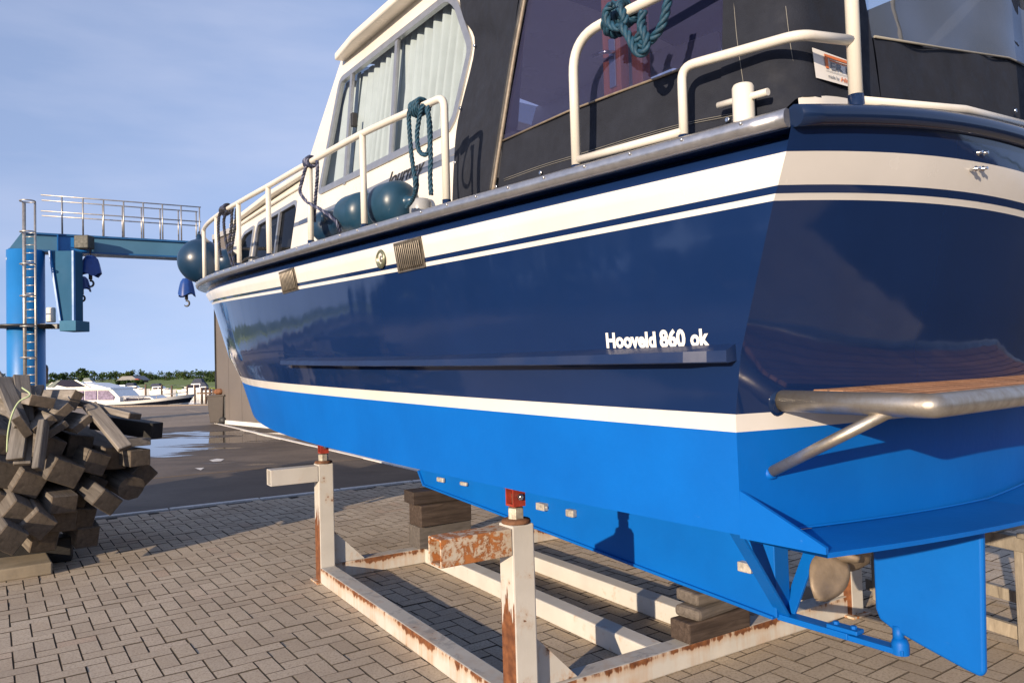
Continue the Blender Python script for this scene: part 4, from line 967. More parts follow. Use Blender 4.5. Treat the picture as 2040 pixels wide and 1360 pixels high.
def rope(name,paths,r,mats,label,turns=34,group=None):
    allp=np.concatenate([np.array(P) for P in paths]); root=thing(name,tuple(allp.min(0)*[0,0,1]+allp.mean(0)*[1,1,0]),label,'rope',group)
    for P in paths:
        P=catmull(P,10); seg=[np.linalg.norm(P[i+1]-P[i]) for i in range(len(P)-1)]; L=sum(seg); n=max(8,int(L/.006)); cum=np.concatenate([[0],np.cumsum(seg)]); A=np.array(P)
        t=np.linspace(0,L,n); Q=np.stack([np.interp(t,cum,A[:,k]) for k in range(3)],1)
        T=np.gradient(Q,axis=0); T/=np.linalg.norm(T,axis=1)[:,None]+1e-9; N=np.cross(T[0],[.3,.5,.8]); N/=np.linalg.norm(N)
        ph=[]
        for i in range(n):
            N=N-T[i]*np.dot(N,T[i]); N/=np.linalg.norm(N); ph.append((N.copy(),np.cross(T[i],N)))
        m=MB()
        for k in range(3):
            S=[Q[i]+(ph[i][0]*math.cos(turns*t[i]*2*math.pi+k*2.094)+ph[i][1]*math.sin(turns*t[i]*2*math.pi+k*2.094))*r*.52 for i in range(n)]
            m.tube(S,r*.56,6,mi=k%len(mats))
        m.build('rope_strand',mats,parent=root)
    return root
def coil(c,ax,R,n,r,ln):
    ax=nrm(ax); X=nrm(np.cross(ax,UP)); Y=np.cross(ax,X); return [np.asarray(c)+ax*(ln*(i/(n*10)-.5))+(X*math.cos(2*math.pi*i/10)+Y*math.sin(2*math.pi*i/10))*R for i in range(n*10+1)]
def pb_(pts,b): return [B(*onpl(u,v,bb)) for (u,v),bb in zip(pts,b if hasattr(b,'__len__') else [b]*len(pts))]
sR=onpl(838,212,1.40); cR=B(sR[0],RB(sR[0]),railz(sR[0]))
rope('teal_mooring_rope',[coil(cR,d,.030,4,.011,.085),pb_([(822,205),(815,225),(816,262),(820,310),(826,352),(828,380)],[1.42]*6),pb_([(828,352),(830,372),(822,397),(810,413)],[1.42,1.40,1.36,1.33]),pb_([(843,208),(836,232),(831,270),(835,300),(848,308),(856,292),(857,250),(850,215)],1.425),pb_([(852,212),(855,250),(858,310),(857,352),(859,388)],1.435)],.0105,[M['ropeteal']],'teal twisted rope knotted on the side rail end post tying the long fender',15)
sR=onpl(620,320,1.45); cR=B(sR[0],RB(sR[0]),railz(sR[0]))
rope('navy_mooring_rope',[coil(cR,d,.028,4,.010,.06),pb_([(612,322),(602,360),(598,382),(612,402),(640,418),(668,440),(678,462)],[1.48,1.48,1.48,1.47,1.44,1.40,1.37]),pb_([(632,320),(632,352),(628,400),(626,442)],[1.48,1.47,1.44,1.42])],.0098,[M['ropenavy'],M['ropenavy'],M['ropewhite']],'navy and white twisted rope knotted on the side rail above a round fender',16)
sR=onpl(455,414,1.42); cR=B(sR[0],RB(sR[0]),railz(sR[0]))
rope('black_mooring_rope',[coil(cR,d,.032,5,.012,.12),pb_([(449,416),(438,425),(435,455),(438,500),(441,512)],1.46),pb_([(452,420),(446,440),(450,480),(458,510),(466,532)],1.47),pb_([(462,418),(461,450),(457,490),(462,528)],1.465),pb_([(471,416),(469,445),(464,480),(462,500),(470,535)],1.46)],.011,[M['ropeblack'],M['ropenavy']],'black ropes looped over the rail near the bow hanging to the deck',15)
sR=onpl(1242,32,1.31); cR=B(sR[0],RB(sR[0]),zA+.003); axR=d
rope('thick_teal_rope',[coil(cR+d*.02,axR,.034,3,.014,.07),coil(cR+d*.055-UP*.012,nrm(d+UP*.5),.036,2,.014,.03),pb_([(1222,8),(1208,22),(1212,45),(1232,56),(1245,40),(1236,15)],1.375),pb_([(1238,52),(1252,72),(1262,92),(1272,107),(1286,100),(1287,75),(1277,50),(1282,22)],1.385),pb_([(1262,88),(1275,70),(1280,45)],1.375),pb_([(1268,92),(1295,82),(1318,52),(1328,15),(1334,-20)],1.37)],.0135,[M['ropeteal']],'thick teal rope knotted and looped over the quarter rail by the door',12)
# black hose on the foredeck
m=MB(); m.tube(catmull(pb_([(478,528),(490,516),(508,513),(522,520),(530,528)],[1.3,1.28,1.26,1.28,1.3]),6),.010,8); tag(m.build('black_hose',M['rubber']),'short loop of black hose on the foredeck beside the rail','hose')

# ================================================================== TIMBER PILE
def timber(c,e,w_,h_,L,roll,mat,name,label,endmat=None,group='stacked timbers',rnd=False,bev=.006):
    """c: centre of the visible end; e: direction away from the viewer"""
    e=nrm(e); X=nrm(np.cross(e,UP)); Z=np.cross(X,e); a=R_(roll); X,Z=X*math.cos(a)+Z*math.sin(a),-X*math.sin(a)+Z*math.cos(a)
    m=MB()
    if rnd:
        n=18; jit=[1+.06*random.uniform(-1,1) for _ in range(n)]
        V=[np.array([0,w_/2*j*math.cos(2*math.pi*k/n),h_/2*j*math.sin(2*math.pi*k/n)]) for k,j in enumerate(jit)]; V2=[q+np.array([L,0,0]) for q in V]
        m.add(V+V2,[(k,(k+1)%n,n+(k+1)%n,n+k) for k in range(n)],0,True); m.add(V,[list(range(n))],1)
    else:
        m.box((0,-w_/2,-h_/2),(L,0,0),(0,w_,0),(0,0,h_)); m.m=[0]*6
        for i,f in enumerate(m.f):
            xs=[m.v[k][0] for k in f]
            if max(xs)<1e-6: m.m[i]=1
    o=m.build(name,[mat,endmat or mat],loc=(0,0,0),bevel=bev,seg=1); o.location=c
    o.rotation_euler=Matrix((e,-X,Z)).transposed().to_euler() if np.dot(np.cross(e,-X),Z)>0 else Matrix((e,X,Z)).transposed().to_euler()
    return tag(o,label,'timber',group)
def ev(yaw,pitch=0): return np.array([-math.sin(R_(yaw)),math.cos(R_(yaw)),math.tan(R_(pitch))])
LT='weathered grey square timber with its sawn end showing in the stacked pile'
tb=[ # u,v,Y,w,h,yaw,pitch,roll,mat,label
 (60,965,5.75,.165,.155,40,3,-27,'timber',LT),(132,943,5.85,.20,.155,42,2,-26,'timber',LT),(100,895,5.9,.165,.15,41,3,-22,'timber',LT),(193,923,6.05,.155,.15,45,1,-23,'timber',LT),(231,912,6.25,.17,.16,46,0,-4,'timber',LT),
 (287,945,6.45,.15,.15,45,2,44,'timber',LT),(215,1001,5.95,.165,.125,42,4,-38,'timber',LT),(186,970,6.2,.15,.15,44,0,-30,'timber',LT),(128,1005,5.85,.165,.125,44,2,-3,'timber',LT),(126,1039,5.95,.165,.145,44,0,-3,'timber',LT),
 (78,1047,5.65,.16,.15,39,4,-42,'timber',LT),(38,1026,5.6,.155,.15,40,3,-36,'timber',LT),(20,1076,5.45,.155,.155,40,4,-35,'timber',LT),(4,945,5.7,.17,.17,40,2,-20,'timber',LT),(8,1010,5.7,.15,.15,41,1,-30,'timber',LT),
 (165,1035,6.2,.16,.16,43,0,-10,'timber',LT),(240,950,6.5,.16,.16,45,0,-14,'timber',LT),(40,1000,5.95,.16,.16,42,0,-18,'timber',LT),(155,985,6.1,.16,.16,44,0,-20,'timber',LT),(60,915,6.0,.16,.16,41,0,-14,'timber',LT),(160,890,6.15,.16,.16,44,0,-10,'timber',LT),(205,965,6.4,.16,.16,44,0,-20,'timber',LT),(20,890,5.95,.16,.16,41,0,-10,'timber',LT),(95,990,6.05,.16,.16,42,0,-25,'timber',LT),
 (90,1075,5.95,.17,.17,43,0,-6,'timber',LT),(175,1070,6.25,.15,.15,43,0,-2,'timber',LT)]
TBL=['tilted grey timber end beside the green strapped planks', 'largest tilted timber end in the middle of the pile', 'grey timber end just below the crossed planks of the pile', 'timber end beside the large tilted one towards the mossy block', 'timber end tucked left of the capped timber', 'timber turned on its edge behind the round log', 'pale topped timber end poking out below the round log', 'dark timber end between the large one and the round log', 'flat timber end with a brown sawn face below the large one', 'lower timber end directly under the flat brown one', 'tilted timber end resting above the concrete slab corner', 'reddish brown tilted timber end near the concrete slab', 'lowest tilted timber end lying over the concrete slab', 'timber end at the outer edge beside the upright planks', 'timber end at the outer edge above the concrete slab']
for ti,(u,v,Y,w_,h_,yw,pt,rl,mt,lb_) in enumerate(tb):
    w_*=1.17; h_*=1.17; pt=max(2,min(14,14*(v-820)/200.))+random.uniform(-2,2); yw+=6+random.uniform(-4,4)
    lb_=TBL[ti] if ti<len(TBL) else 'weathered grey timber half hidden deep between the front timbers of the pile'
    timber(depth(u,v,Y),ev(yw,pt),w_,h_,1.7+random.uniform(-.2,.4),rl,M[mt],'timber',lb_,M['timberend'],bev=.008)
timber(depth(262,972,6.3),ev(49,9),.21,.20,2.5,0,M['timber'],'log','weathered round log with its cracked end showing low in the pile',M['timberend'],rnd=True)
timber(depth(280,912,6.2),ev(50,1),.165,.135,2.2,0,M['timber'],'timber','square timber end carrying a mossy wooden cap at the right of the pile',M['timberend'])
c=depth(278,878,6.18); m=MB(); e=ev(47); X=nrm(np.cross(e,UP)); m.cbox(c+e*.10-UP*.012,e,X,UP,.10,.092,.030); tag(m.build('mossy_wood_block',M['plank'],bevel=.006),'mossy wooden cap block lying on the right timber end','wood block')
LP_=''
pk=[(85,800,5.75,.17,.085,44,2,-14,LP_),(150,797,5.95,.075,.15,46,0,-28,LP_),(126,822,5.85,.07,.16,44,-2,-48,LP_),(90,846,5.7,.06,.17,43,4,-52,LP_),(115,855,5.75,.05,.16,43,2,-58,LP_),(166,845,5.9,.055,.16,45,2,-50,LP_),(45,850,5.6,.17,.065,38,10,-60,LP_)]
PKL=['thick grey board end with a wavy weathered face on the pile top', 'grey plank with a bright sawn edge below the cruiser windows', 'short brown plank end in the middle of the upper layer', 'flat dark topped plank sloping beside the strapped fan', 'narrow pale plank end under the flat dark topped plank', 'plank with a pale lit edge beside the leaning plank', 'plank with bolt holes held inside the green strap']
for (u,v,Y,w_,h_,yw,pt,rl,lb_),lb_ in zip(pk,PKL): timber(depth(u,v,Y),ev(yw,pt),w_,h_,2.2,rl,M['plank'],'plank',lb_,M['timberend'],bev=.004)
def plank2(u0,v0,Y0,u1,v1,Y1,w_,t_,mat,label,roll=0,name='plank',gp=None):
    a,b=depth(u0,v0,Y0),depth(u1,v1,Y1); return timber(a,b-a,w_,t_,float(np.linalg.norm(b-a)),roll,M[mat],name,label,M['timberend'] if mat!='tarwood' else M['tarwood'],gp)
plank2(270,829,6.05,150,800,6.25,.13,.05,'plank','long pale plank lying across the top of the pile',-8)
plank2(250,893,5.85,178,806,6.05,.105,.045,'plank','grey plank leaning down over the front of the pile',20)
plank2(314,858,6.35,190,838,6.6,.12,.135,'tarwood','black tarred square beam sticking out at the right of the pile',0,'beam')
plank2(75,935,5.55,88,838,5.7,.05,.09,'plank','short upright plank held by the green strap beside the fan',10)
FAN='upright grey plank leaning in the fan at the pile top'
for (u0,v0,u1,v1,Y) in ((45,850,4,752,5.75),(48,845,26,752,5.9),(52,840,42,748,5.85),(50,835,74,768,6.0),(30,915,42,840,5.6),(44,925,50,850,5.65)):
    plank2(u0,v0,Y,u1,v1,Y+.2,.115,.035,'plank',FAN,random.uniform(-15,15),gp='fan of planks')
m=MB(); m.tube(catmull([depth(*q) for q in ((14,900,5.5),(16,862,5.5),(24,826,5.5),(38,800,5.55),(60,786,5.6),(44,772,5.7))],6),.006,6); tag(m.build('green_strap',M['strap']),'pale green strap tied round the upright planks of the pile','strap')
# unseen left run of the pile, added and set forward to shade the visible ends
for (x,y,z,yw) in ((-4.35,5.35,.62,41),(-4.45,5.2,.80,40),(-4.6,5.35,.98,42),(-4.7,5.1,.62,41),(-4.85,5.25,.80,40),(-4.9,5.15,1.0,40),(-5.0,5.2,.44,41),(-4.55,5.3,.44,42),(-4.75,5.4,1.18,40),(-5.1,5.3,1.2,41),(-4.95,5.5,1.36,40),(-5.3,5.3,.8,40),(-5.35,5.2,1.0,41)):
    timber((x,y,z),ev(yw,1),.18,.17,2.7,random.uniform(-25,10),M['timber'],'timber','weathered square timber added out of view left of the pile to shade it',M['timberend'],group='unseen timbers added to shade the pile')
for k,(a,b) in enumerate((((-6.2,5.1),(-3.75,6.35)),((-6.9,6.3),(-4.6,7.5)))):
    a,b=np.array([*a,.10]),np.array([*b,.10]); m=MB(); m.beam(a,b,.2,.2); tag(m.build('bearer_beam',M['tarwood'],bevel=.01),('dark bearer beam under the front of the timber pile','dark bearer beam under the back of the timber pile')[k],'beam')
sl=[ground(105,1143),ground(0,1160)]; e=nrm(sl[0]-sl[1]); nb=np.array([-e[1],e[0],0])
m=MB(); m.box(sl[0]-e*1.9,e*1.9,nb*.75,UP*.095); tag(m.build('concrete_base_slab',plain('sandy_concrete',(.27,.225,.16),.9,0,.2,5,.4,40),bevel=.012),'sandy worn concrete slab on the pavers under the timber pile','slab')

# ================================================================== TRESTLE AT THE RIGHT
tA,tB=ground(1738,1194),ground(2022,1292); te=nrm(tB-tA); tn=np.array([-te[1],te[0],0])
if tn@np.array([0,1,0])<0: tn=-tn
tr_=thing('wooden_trestle',tuple((tA+tB)/2),'pale grey wooden trestle standing on the pavers beyond the rudder','trestle')
hT=.50
for o_ in (0,.55):
    for t in (0.,1.02): 
        a=tA+(tB-tA)*t+tn*o_; m=MB(); m.box(a,te*.045,tn*.045,UP*hT); m.build('leg',M['trestle'],parent=tr_,bevel=.004)
    a=tA+tn*o_; m=MB(); m.box(a-te*.35+UP*hT-tn*.01,te*(np.linalg.norm(tB-tA)+1.0),tn*.06,UP*.075); m.build('top_rail',M['trestle'],parent=tr_,bevel=.004)
    m=MB(); m.box(a-te*.10+UP*.03+tn*.05,te*(np.linalg.norm(tB-tA)+.5),tn*.03,UP*.07); m.build('lower_rail',M['trestle'],parent=tr_,bevel=.004)
for i in range(5):
    a=tA-te*.3+te*(i*.42)+tn*-.04+UP*(hT+.0765); m=MB(); m.box(a,te*.30,tn*.68,UP*.025); m.build('top_board',M['trestle'],parent=tr_,bevel=.003)

# ================================================================== SHED, BIN, CRANE
M['cladding']=plain('grey_beige_cladding',(.155,.135,.12),.55,.2,.10,.6,.1,3)
W0,W1=ground(433,842.5),ground(520,851); we=nrm(W1-W0); wn=np.array([-we[1],we[0],0]); 
if wn@W0<0: wn=-wn
shed=thing('boat_shed',tuple(W0),'tall grey beige clad boat shed standing behind the bow','shed')
zs=depth(447,476,W0[1])[2]
for i in range(14):
    m=MB(); a=W0+we*i*1.0; m.box(a+UP*.12,we*.985,wn*.06,UP*(zs-.14)); 
    m.build('cladding_panel',M['cladding'],parent=shed)
m=MB(); m.box(W0+wn*.061,we*14,wn*9,UP*(zs-.05)); m.build('shed_body',M['cladding'],parent=shed)
m=MB(); m.box(W0-wn*.03,we*14,wn*.085,UP*.12); m.build('plinth',M['edging'],parent=shed)
m=MB(); m.box(W0-wn*.06-we*.06+UP*(zs-.02),we*14.1,wn*9.2,UP*.16); m.build('roof_trim',plain('grey_roof_trim',(.33,.33,.33),.5),parent=shed)
m=MB(); m.box(W0-wn*.04-we*.045+UP*.0,we*.043,wn*.15,UP*(zs-.025)); m.build('corner_trim',M['darkmetal'],parent=shed)
# wheelie bin
bb=ground(436,843.5); bin_=thing('wheelie_bin',tuple(bb),'brown wheelie bin with black handle and wheels against the shed','bin')
M['binbrown']=plain('brown_plastic',(.045,.035,.03),.5)
bx=np.array([1.,0,0]);by=np.array([0,1.,0]); k=bb[1]/F
m=MB(); wb,wt,hb_=.20,.265,.86
m.add([bb+bx*sx*w2+by*(sy*w2)+UP*z for (w2,z) in ((wb,.04),(wt,hb_)) for sx,sy in ((-1,-1),(1,-1),(1,1),(-1,1))],[(3,2,1,0),(4,5,6,7)]+[(i,(i+1)%4,4+(i+1)%4,4+i) for i in range(4)]); m.build('bin_body',M['binbrown'],parent=bin_,bevel=.02)
m=MB(); m.box(bb-bx*.31-by*.30+UP*hb_,bx*.62,by*.60,UP*.05); m.build('bin_lid',M['binbrown'],parent=bin_,bevel=.015)
m=MB(); m.box(bb+bx*.245-by*.24+UP*.12,bx*.17,by*.46,UP*.80); m.build('bin_back',M['rubber'],parent=bin_,bevel=.03)
for sy in (-.26,.26): m=MB(); m.lathe([(0,-.03),(.11,-.03),(.11,.03),(0,.03)],bb+bx*.22+by*sy+UP*.11,by,16); m.build('wheel',M['rubber'],parent=bin_)
m=MB(); m.sphere(bb+UP*(hb_+.14)+bx*.02,.14,10,6,(1.3,1,.7)); tag(m.build('bark_sack',plain('orange_brown_sack',(.20,.085,.04),.9,0,.5,20)),'lumpy orange brown sack lying on the bin lid','sack')
# jib crane
M['craneblue']=plain('sky_blue_crane_paint',(.010,.155,.43),.4,0,.08,.8)
M['cranearm']=plain('pale_steel_blue_paint',(.055,.155,.25),.45,0,.10,.8)
M['cranedark']=plain('mid_blue_crane_paint',(.010,.085,.23),.45,0,.10,.8)
M['galv']=plain('galvanised_tube',(.42,.40,.37),.4,.7,.2,8)
M['tarp']=plain('royal_blue_tarp',(.012,.055,.24),.45,0,.2,3)
CY_=24.6; cb_=depth(52,620,CY_); cb_[2]=0
crane=thing('jib_crane',tuple(cb_),'sky blue jib crane column with ladder and walkway arm on the quay yard','crane')
def zc(u,v,Y=CY_): return depth(u,v,Y)
zt_c=zc(52,500)[2]; rC=33/F*CY_
m=MB(); m.lathe([(rC,0),(rC,zt_c),(0,zt_c)],cb_,UP,40); m.build('column',M['craneblue'],parent=crane)
aA,aB=zc(40,483),depth(398,505,27.4); aA[2]=aB[2]=zc(60,483)[2]; ae_=nrm(aB-aA); an_=np.array([-ae_[1],ae_[0],0]); hA=34/F*CY_
m=MB(); a=aA-ae_*.30; L=np.linalg.norm(aB-a)
m.prism([a-an_*.3+UP*(-hA/2),a-an_*.3+ae_*L+UP*(-hA/2),a-an_*.3+ae_*L+UP*(hA/2),a-an_*.3+ae_*.35+UP*hA/2],an_*.6); m.build('arm_girder',M['cranearm'],parent=crane)
for z in (-hA/2,hA/2): m=MB(); m.box(a-an_*.38+UP*(z-.03)+ae_*(.35 if z>0 else 0),ae_*(L-.35),an_*.76,UP*.06); m.build('arm_flange',M['cranedark'],parent=crane)
for t in (1.35,2.15): m=MB(); m.box(a+ae_*t-an_*.40-UP*hA/2,ae_*.05,an_*.8,UP*hA); m.build('stiffener',M['craneblue'],parent=crane)
m=MB(); m.box(a+ae_*1.37-an_*.315-UP*(hA/2-.035),ae_*.8,an_*.012,UP*(hA-.07)); m.build('arm_cover_plate',M['craneblue'],parent=crane)
# hanging bracket leg and foot
q=[zc(110,502),zc(156,502),zc(157,640),zc(131,640)]; m=MB(); m.prism([x-np.array([0,.25,0]) for x in q],(0,.5,0)); m.build('bracket_leg',plain('matt_blue_bracket_paint',(.028,.095,.175),.85,0,.1,1,0,60,.1),parent=crane)
for u0,u1 in ((110,131),(156,157)):
    m=MB(); m.beam(zc(u0,502)-np.array([0,.28,0]),zc(u1,640)-np.array([0,.28,0]),.06,.10,up=(0,1,0)); m.build('bracket_flange',M['craneblue'],parent=crane)
m=MB(); q=zc(149,650); m.cbox(q,(1,0,0),(0,1,0),UP,.27,.4,.17); m.build('bracket_foot',plain('matt_pale_blue_paint',(.055,.155,.25),.85,0,.1,1,0,60,.1),parent=crane,bevel=.02)
zr=zc(52,650)[2]; m=MB(); m.lathe([(rC*1.0,zr-.05),(rC*1.75,zr-.04),(rC*1.8,zr),(rC*1.75,zr+.03),(rC,zr+.05)],cb_,UP,36); m.build('ring_collar',M['darkmetal'],parent=crane)
m=MB(); m.beam(zc(80,650),zc(140,650),.3,.16); m.build('collar_link',M['darkmetal'],parent=crane)
m=MB(); q=zc(109,628); m.lathe([(0,-.24),(.13,-.24),(.14,-.2),(.14,.2),(.12,.24),(0,.25)],q-np.array([0,.2,0]),UP,16); m.build('motor_can',M['railwhite'],parent=crane)
# ladder with hoops
lx=[depth(49,600,CY_-.75),depth(71,600,CY_-.75)]; zl0,zl1=depth(50,800,CY_-.75)[2],depth(50,402,CY_-.75)[2]
for i,q in enumerate(lx): m=MB(); m.tube([np.array([q[0],q[1],.05]),np.array([q[0],q[1],zl1])],.055 if i==0 else .035,8); m.build('ladder_stile',M['galv'],parent=crane)
z=.4
while z<zl1-.9: m=MB(); m.tube([np.array([lx[0][0],lx[0][1],z]),np.array([lx[1][0],lx[1][1],z])],.018,6); m.build('rung',M['galv'],parent=crane); z+=.26
for v in (402,463,527,590,650,712):
    z=depth(60,v,CY_-.75)[2]; c=(np.array(lx[0])+np.array(lx[1]))/2; c[2]=z; rr_=np.linalg.norm(lx[1]-lx[0])*.62
    m=MB(); m.tube([c+np.array([rr_*math.cos(t),-rr_*.9*math.sin(t)-.1,0]) for t in np.linspace(0,2*math.pi,18)[:-1]],.022,6,closed=True); m.build('safety_hoop',M['galv'],parent=crane)
# walkway railing on the arm: both sides
zr_=hA/2+.03
for sg in (-1,1):
    o_=an_*.42*sg
    for hh in (.72,1.25): m=MB(); m.tube([a+ae_*.9+o_+UP*(zr_+hh),a+ae_*L+o_+UP*(zr_+hh)],.022,6); m.build('handrail',M['galv'],parent=crane)
    for i in range(8): 
        t=1.5+i*(L-1.55)/7; m=MB(); m.tube([a+ae_*t+o_+UP*zr_,a+ae_*t+o_+UP*(zr_+1.25)],.024,6); m.build('railing_post',M['galv'],parent=crane)
V,Fa=text_mesh('ON',.02); V[:,0]-=V[:,0].min(); V/=V[:,0].max(); q=zc(25,521); m=MB()
W=[]
for x,y,_ in V:
    an2=math.atan2(-(1),0)-.0; th=math.asin(max(-1,min(1,((q[0]-cb_[0])+(x-.5)*.17)/rC))); W.append(cb_+np.array([rC*1.003*math.sin(th),-rC*1.003*math.cos(th),q[2]+y*.17]))
m.add(W,Fa); m.build('column_lettering',M['label'],parent=crane)
# hoists under blue tarps
def hoist(u,v,Y,label,w_=.33,hh=.62,trol=True):
    top_=depth(u,v,Y); root=thing('covered_hoist',tuple(top_-UP*1.25),label,'hoist','covered hoists')
    m=MB(); G=[]
    for i in range(7):
        t=i/6; G.append([top_+np.array([(w_*(.45+.55*t**.5)*(1+.10*math.sin(5*an)+.05*math.sin(9*an+2)))*math.cos(an),(w_*(.45+.55*t**.5)*(1+.10*math.cos(4*an)))*math.sin(an),-hh*t-(.07*math.sin(3*an+u)*t)]) for an in np.linspace(0,2*math.pi,25)])
    m.grid(G,0,True,True); m.add([top_+UP*.03],[]); m.build('tarp_cover',M['tarp'],parent=root)
    m=MB(); m.sphere(top_,w_*.46,12,6,(1,1,.25)); m.build('tarp_top',M['tarp'],parent=root)
    m=MB(); m.tube([top_-UP*(hh-.1),top_-UP*(hh+.16)],.06,8); m.build('hook_block',M['darkmetal'],parent=root)
    m=MB(); hc=top_-UP*(hh+.30); m.tube([hc+np.array([.10*math.sin(t),0,.10*math.cos(t)]) for t in np.linspace(-.2,4.1,14)],[.035]*10+[.03,.025,.02,.012],8); m.build('hook',M['darkmetal'],parent=root)
    m=MB(); m.tube([top_-UP*.0,top_+UP*(1.0 if not trol else .35)],.025,6); m.build('chain',M['darkmetal'],parent=root)
    if trol:
        m=MB(); m.cbox(top_+np.array([0,-.35,.42]),(1,0,0),(0,1,0),UP,.24,.2,.22); m.build('trolley',plain('olive_grey_trolley',(.035,.038,.032),.6),parent=root,bevel=.03)
hoist(180,511,25.2,'hoist under a royal blue tarp hanging beside the crane bracket')
hoist(163,552,26.2,'darker hoist tarp half hidden behind the crane bracket',.28,.45,False)
hoist(371,556,27.0,'hoist under a blue tarp hanging at the arm end by the ball fender',.30,.58,False)

# ================================================================== HARBOUR BOATS, JETTY, FAR BANK
M['gel']=plain('white_gelcoat',(.78,.76,.72),.25,0,.05,.5)
M['blackband']=plain('navy_black_band',(.012,.014,.022),.25)
M['bgglass']=plain('dark_boat_glass',(.03,.03,.05),.08)
M['bgcurtain']=plain('mauve_curtain',(.22,.18,.26),.8,0,.4,9)
def far_boat(u0,u1,v_sheer,v_top,Y,label,band,bow=1,canopy=None,name='moored_cruiser',rise=.12,zw=-.75):
    """side-on cruiser between two pixel columns, waterline on the water"""
    kx=Y/F; xc=depth((u0+u1)/2,v_sheer,Y); L=(u1-u0)*kx; zs_=xc[2]; fz=max(.5,zs_-zw); Bm=min(3.2,L*.33); base=np.array([xc[0],Y,zw])
    root=thing(name,tuple(base),label,'boat','boats moored in the harbour')
    X=np.array([bow*1.,0,0]);Yv=np.array([0,1.,0]); st=np.linspace(0,1,15); rows=[]
    def hb2(t,f): return Bm/2*(1-max(0,(t-.45)/.55)**2.2)*(.82+.18*f)*(.9+.1*min(1,t*4))
    for f in (0,.35,.70,.86,1.0):
        rows.append([(t,f) for t in st])
    for_sides=[]
    m=MB()
    for sd in (-1,1):
        G=[[base+X*((t-.5)*L*(.90+.10*f))+Yv*sd*hb2(t,f)+UP*(fz*f*(1+rise*max(0,t-.4)*1.67)) for (t,f) in r] for r in rows]
        m.grid(G,0,True,(sd*bow)>0,[0,0,1 if band else 0,0])
    G=[[base+X*((t-.5)*L)+Yv*sd*hb2(t,1)+UP*(fz*(1+rise*max(0,t-.4)*1.67)+.001) for t in st] for sd in (-1,1)]; m.grid(G,0,False)
    G=[[base+X*(-.5*L*(.9+.1*f))+Yv*sd*hb2(0,f)+UP*fz*f for sd in (-1,1)] for f in (0,.35,.7,.86,1)]; m.grid(G,0,False)
    m.build('boat_hull',[M['gel'],M['blackband']],parent=root)
    ht=max(.6,depth((u0+u1)/2,v_top,Y)[2]-zs_); zd=zw+fz
    def cab(t0,t1,w2,z0,z1,rk0,rk1,nm,mat):
        m=MB(); x0,x1=(t0-.5)*L,(t1-.5)*L
        V=[base*[1,1,0]+X*x+Yv*sd*w2*(1 if k==0 else .86)+UP*z for k,(xa,xb,z) in enumerate(((x0,x1,z0),(x0+rk0,x1-rk1,z1))) for x,sd in ((xa,-1),(xb,-1),(xb,1),(xa,1))]
        m.add(V,[(3,2,1,0),(4,5,6,7)]+[(i,(i+1)%4,4+(i+1)%4,4+i) for i in range(4)]); return m.build(nm,mat,parent=root,bevel=.03,merge=True)
    cab(.10,.62,Bm*.40,zd,zd+ht*.55,.05,ht*.5,'cabin',M['gel']); cab(.5,.82,Bm*.32,zd-.03,zd+ht*.26,.1,ht*.35,'fore_trunk',M['gel'])
    nwin=3 if L>6 else 2
    for i in range(nwin):
        t0=.15+i*.42/nwin; t1=t0+.36/nwin; m=MB(); y=-Bm*.40*.955; z0,z1=zd+ht*.16,zd+ht*.46
        m.box(base*[1,1,0]+X*((t0-.5)*L)+Yv*(y-.045)+UP*z0,X*((t1-t0)*L),Yv*.05,UP*(z1-z0)); m.build('side_window',M['bgcurtain'] if band else M['bgglass'],parent=root)
    m=MB(); m.box(base*[1,1,0]+X*(.06*L)+Yv*(-Bm*.32)+UP*(zd+ht*.07),X*(.20*L),Yv*.02,UP*ht*.13); m.build('trunk_window',M['bgglass'],parent=root)
    if canopy: cab(.02,.45,Bm*.36,zd+ht*.55,zd+ht,.25,ht*.35,'canopy',canopy)
    m=MB(); m.tube([base*[1,1,0]+X*((t-.5)*L)+Yv*(-hb2(t,1)*.93)+UP*(zd+fz*.12*max(0,t-.5)*2+.5*(t>.5)) for t in (.62,.63,.8,.98)],.018,5); m.build('bow_rail',M['galv'],parent=root)
    return root
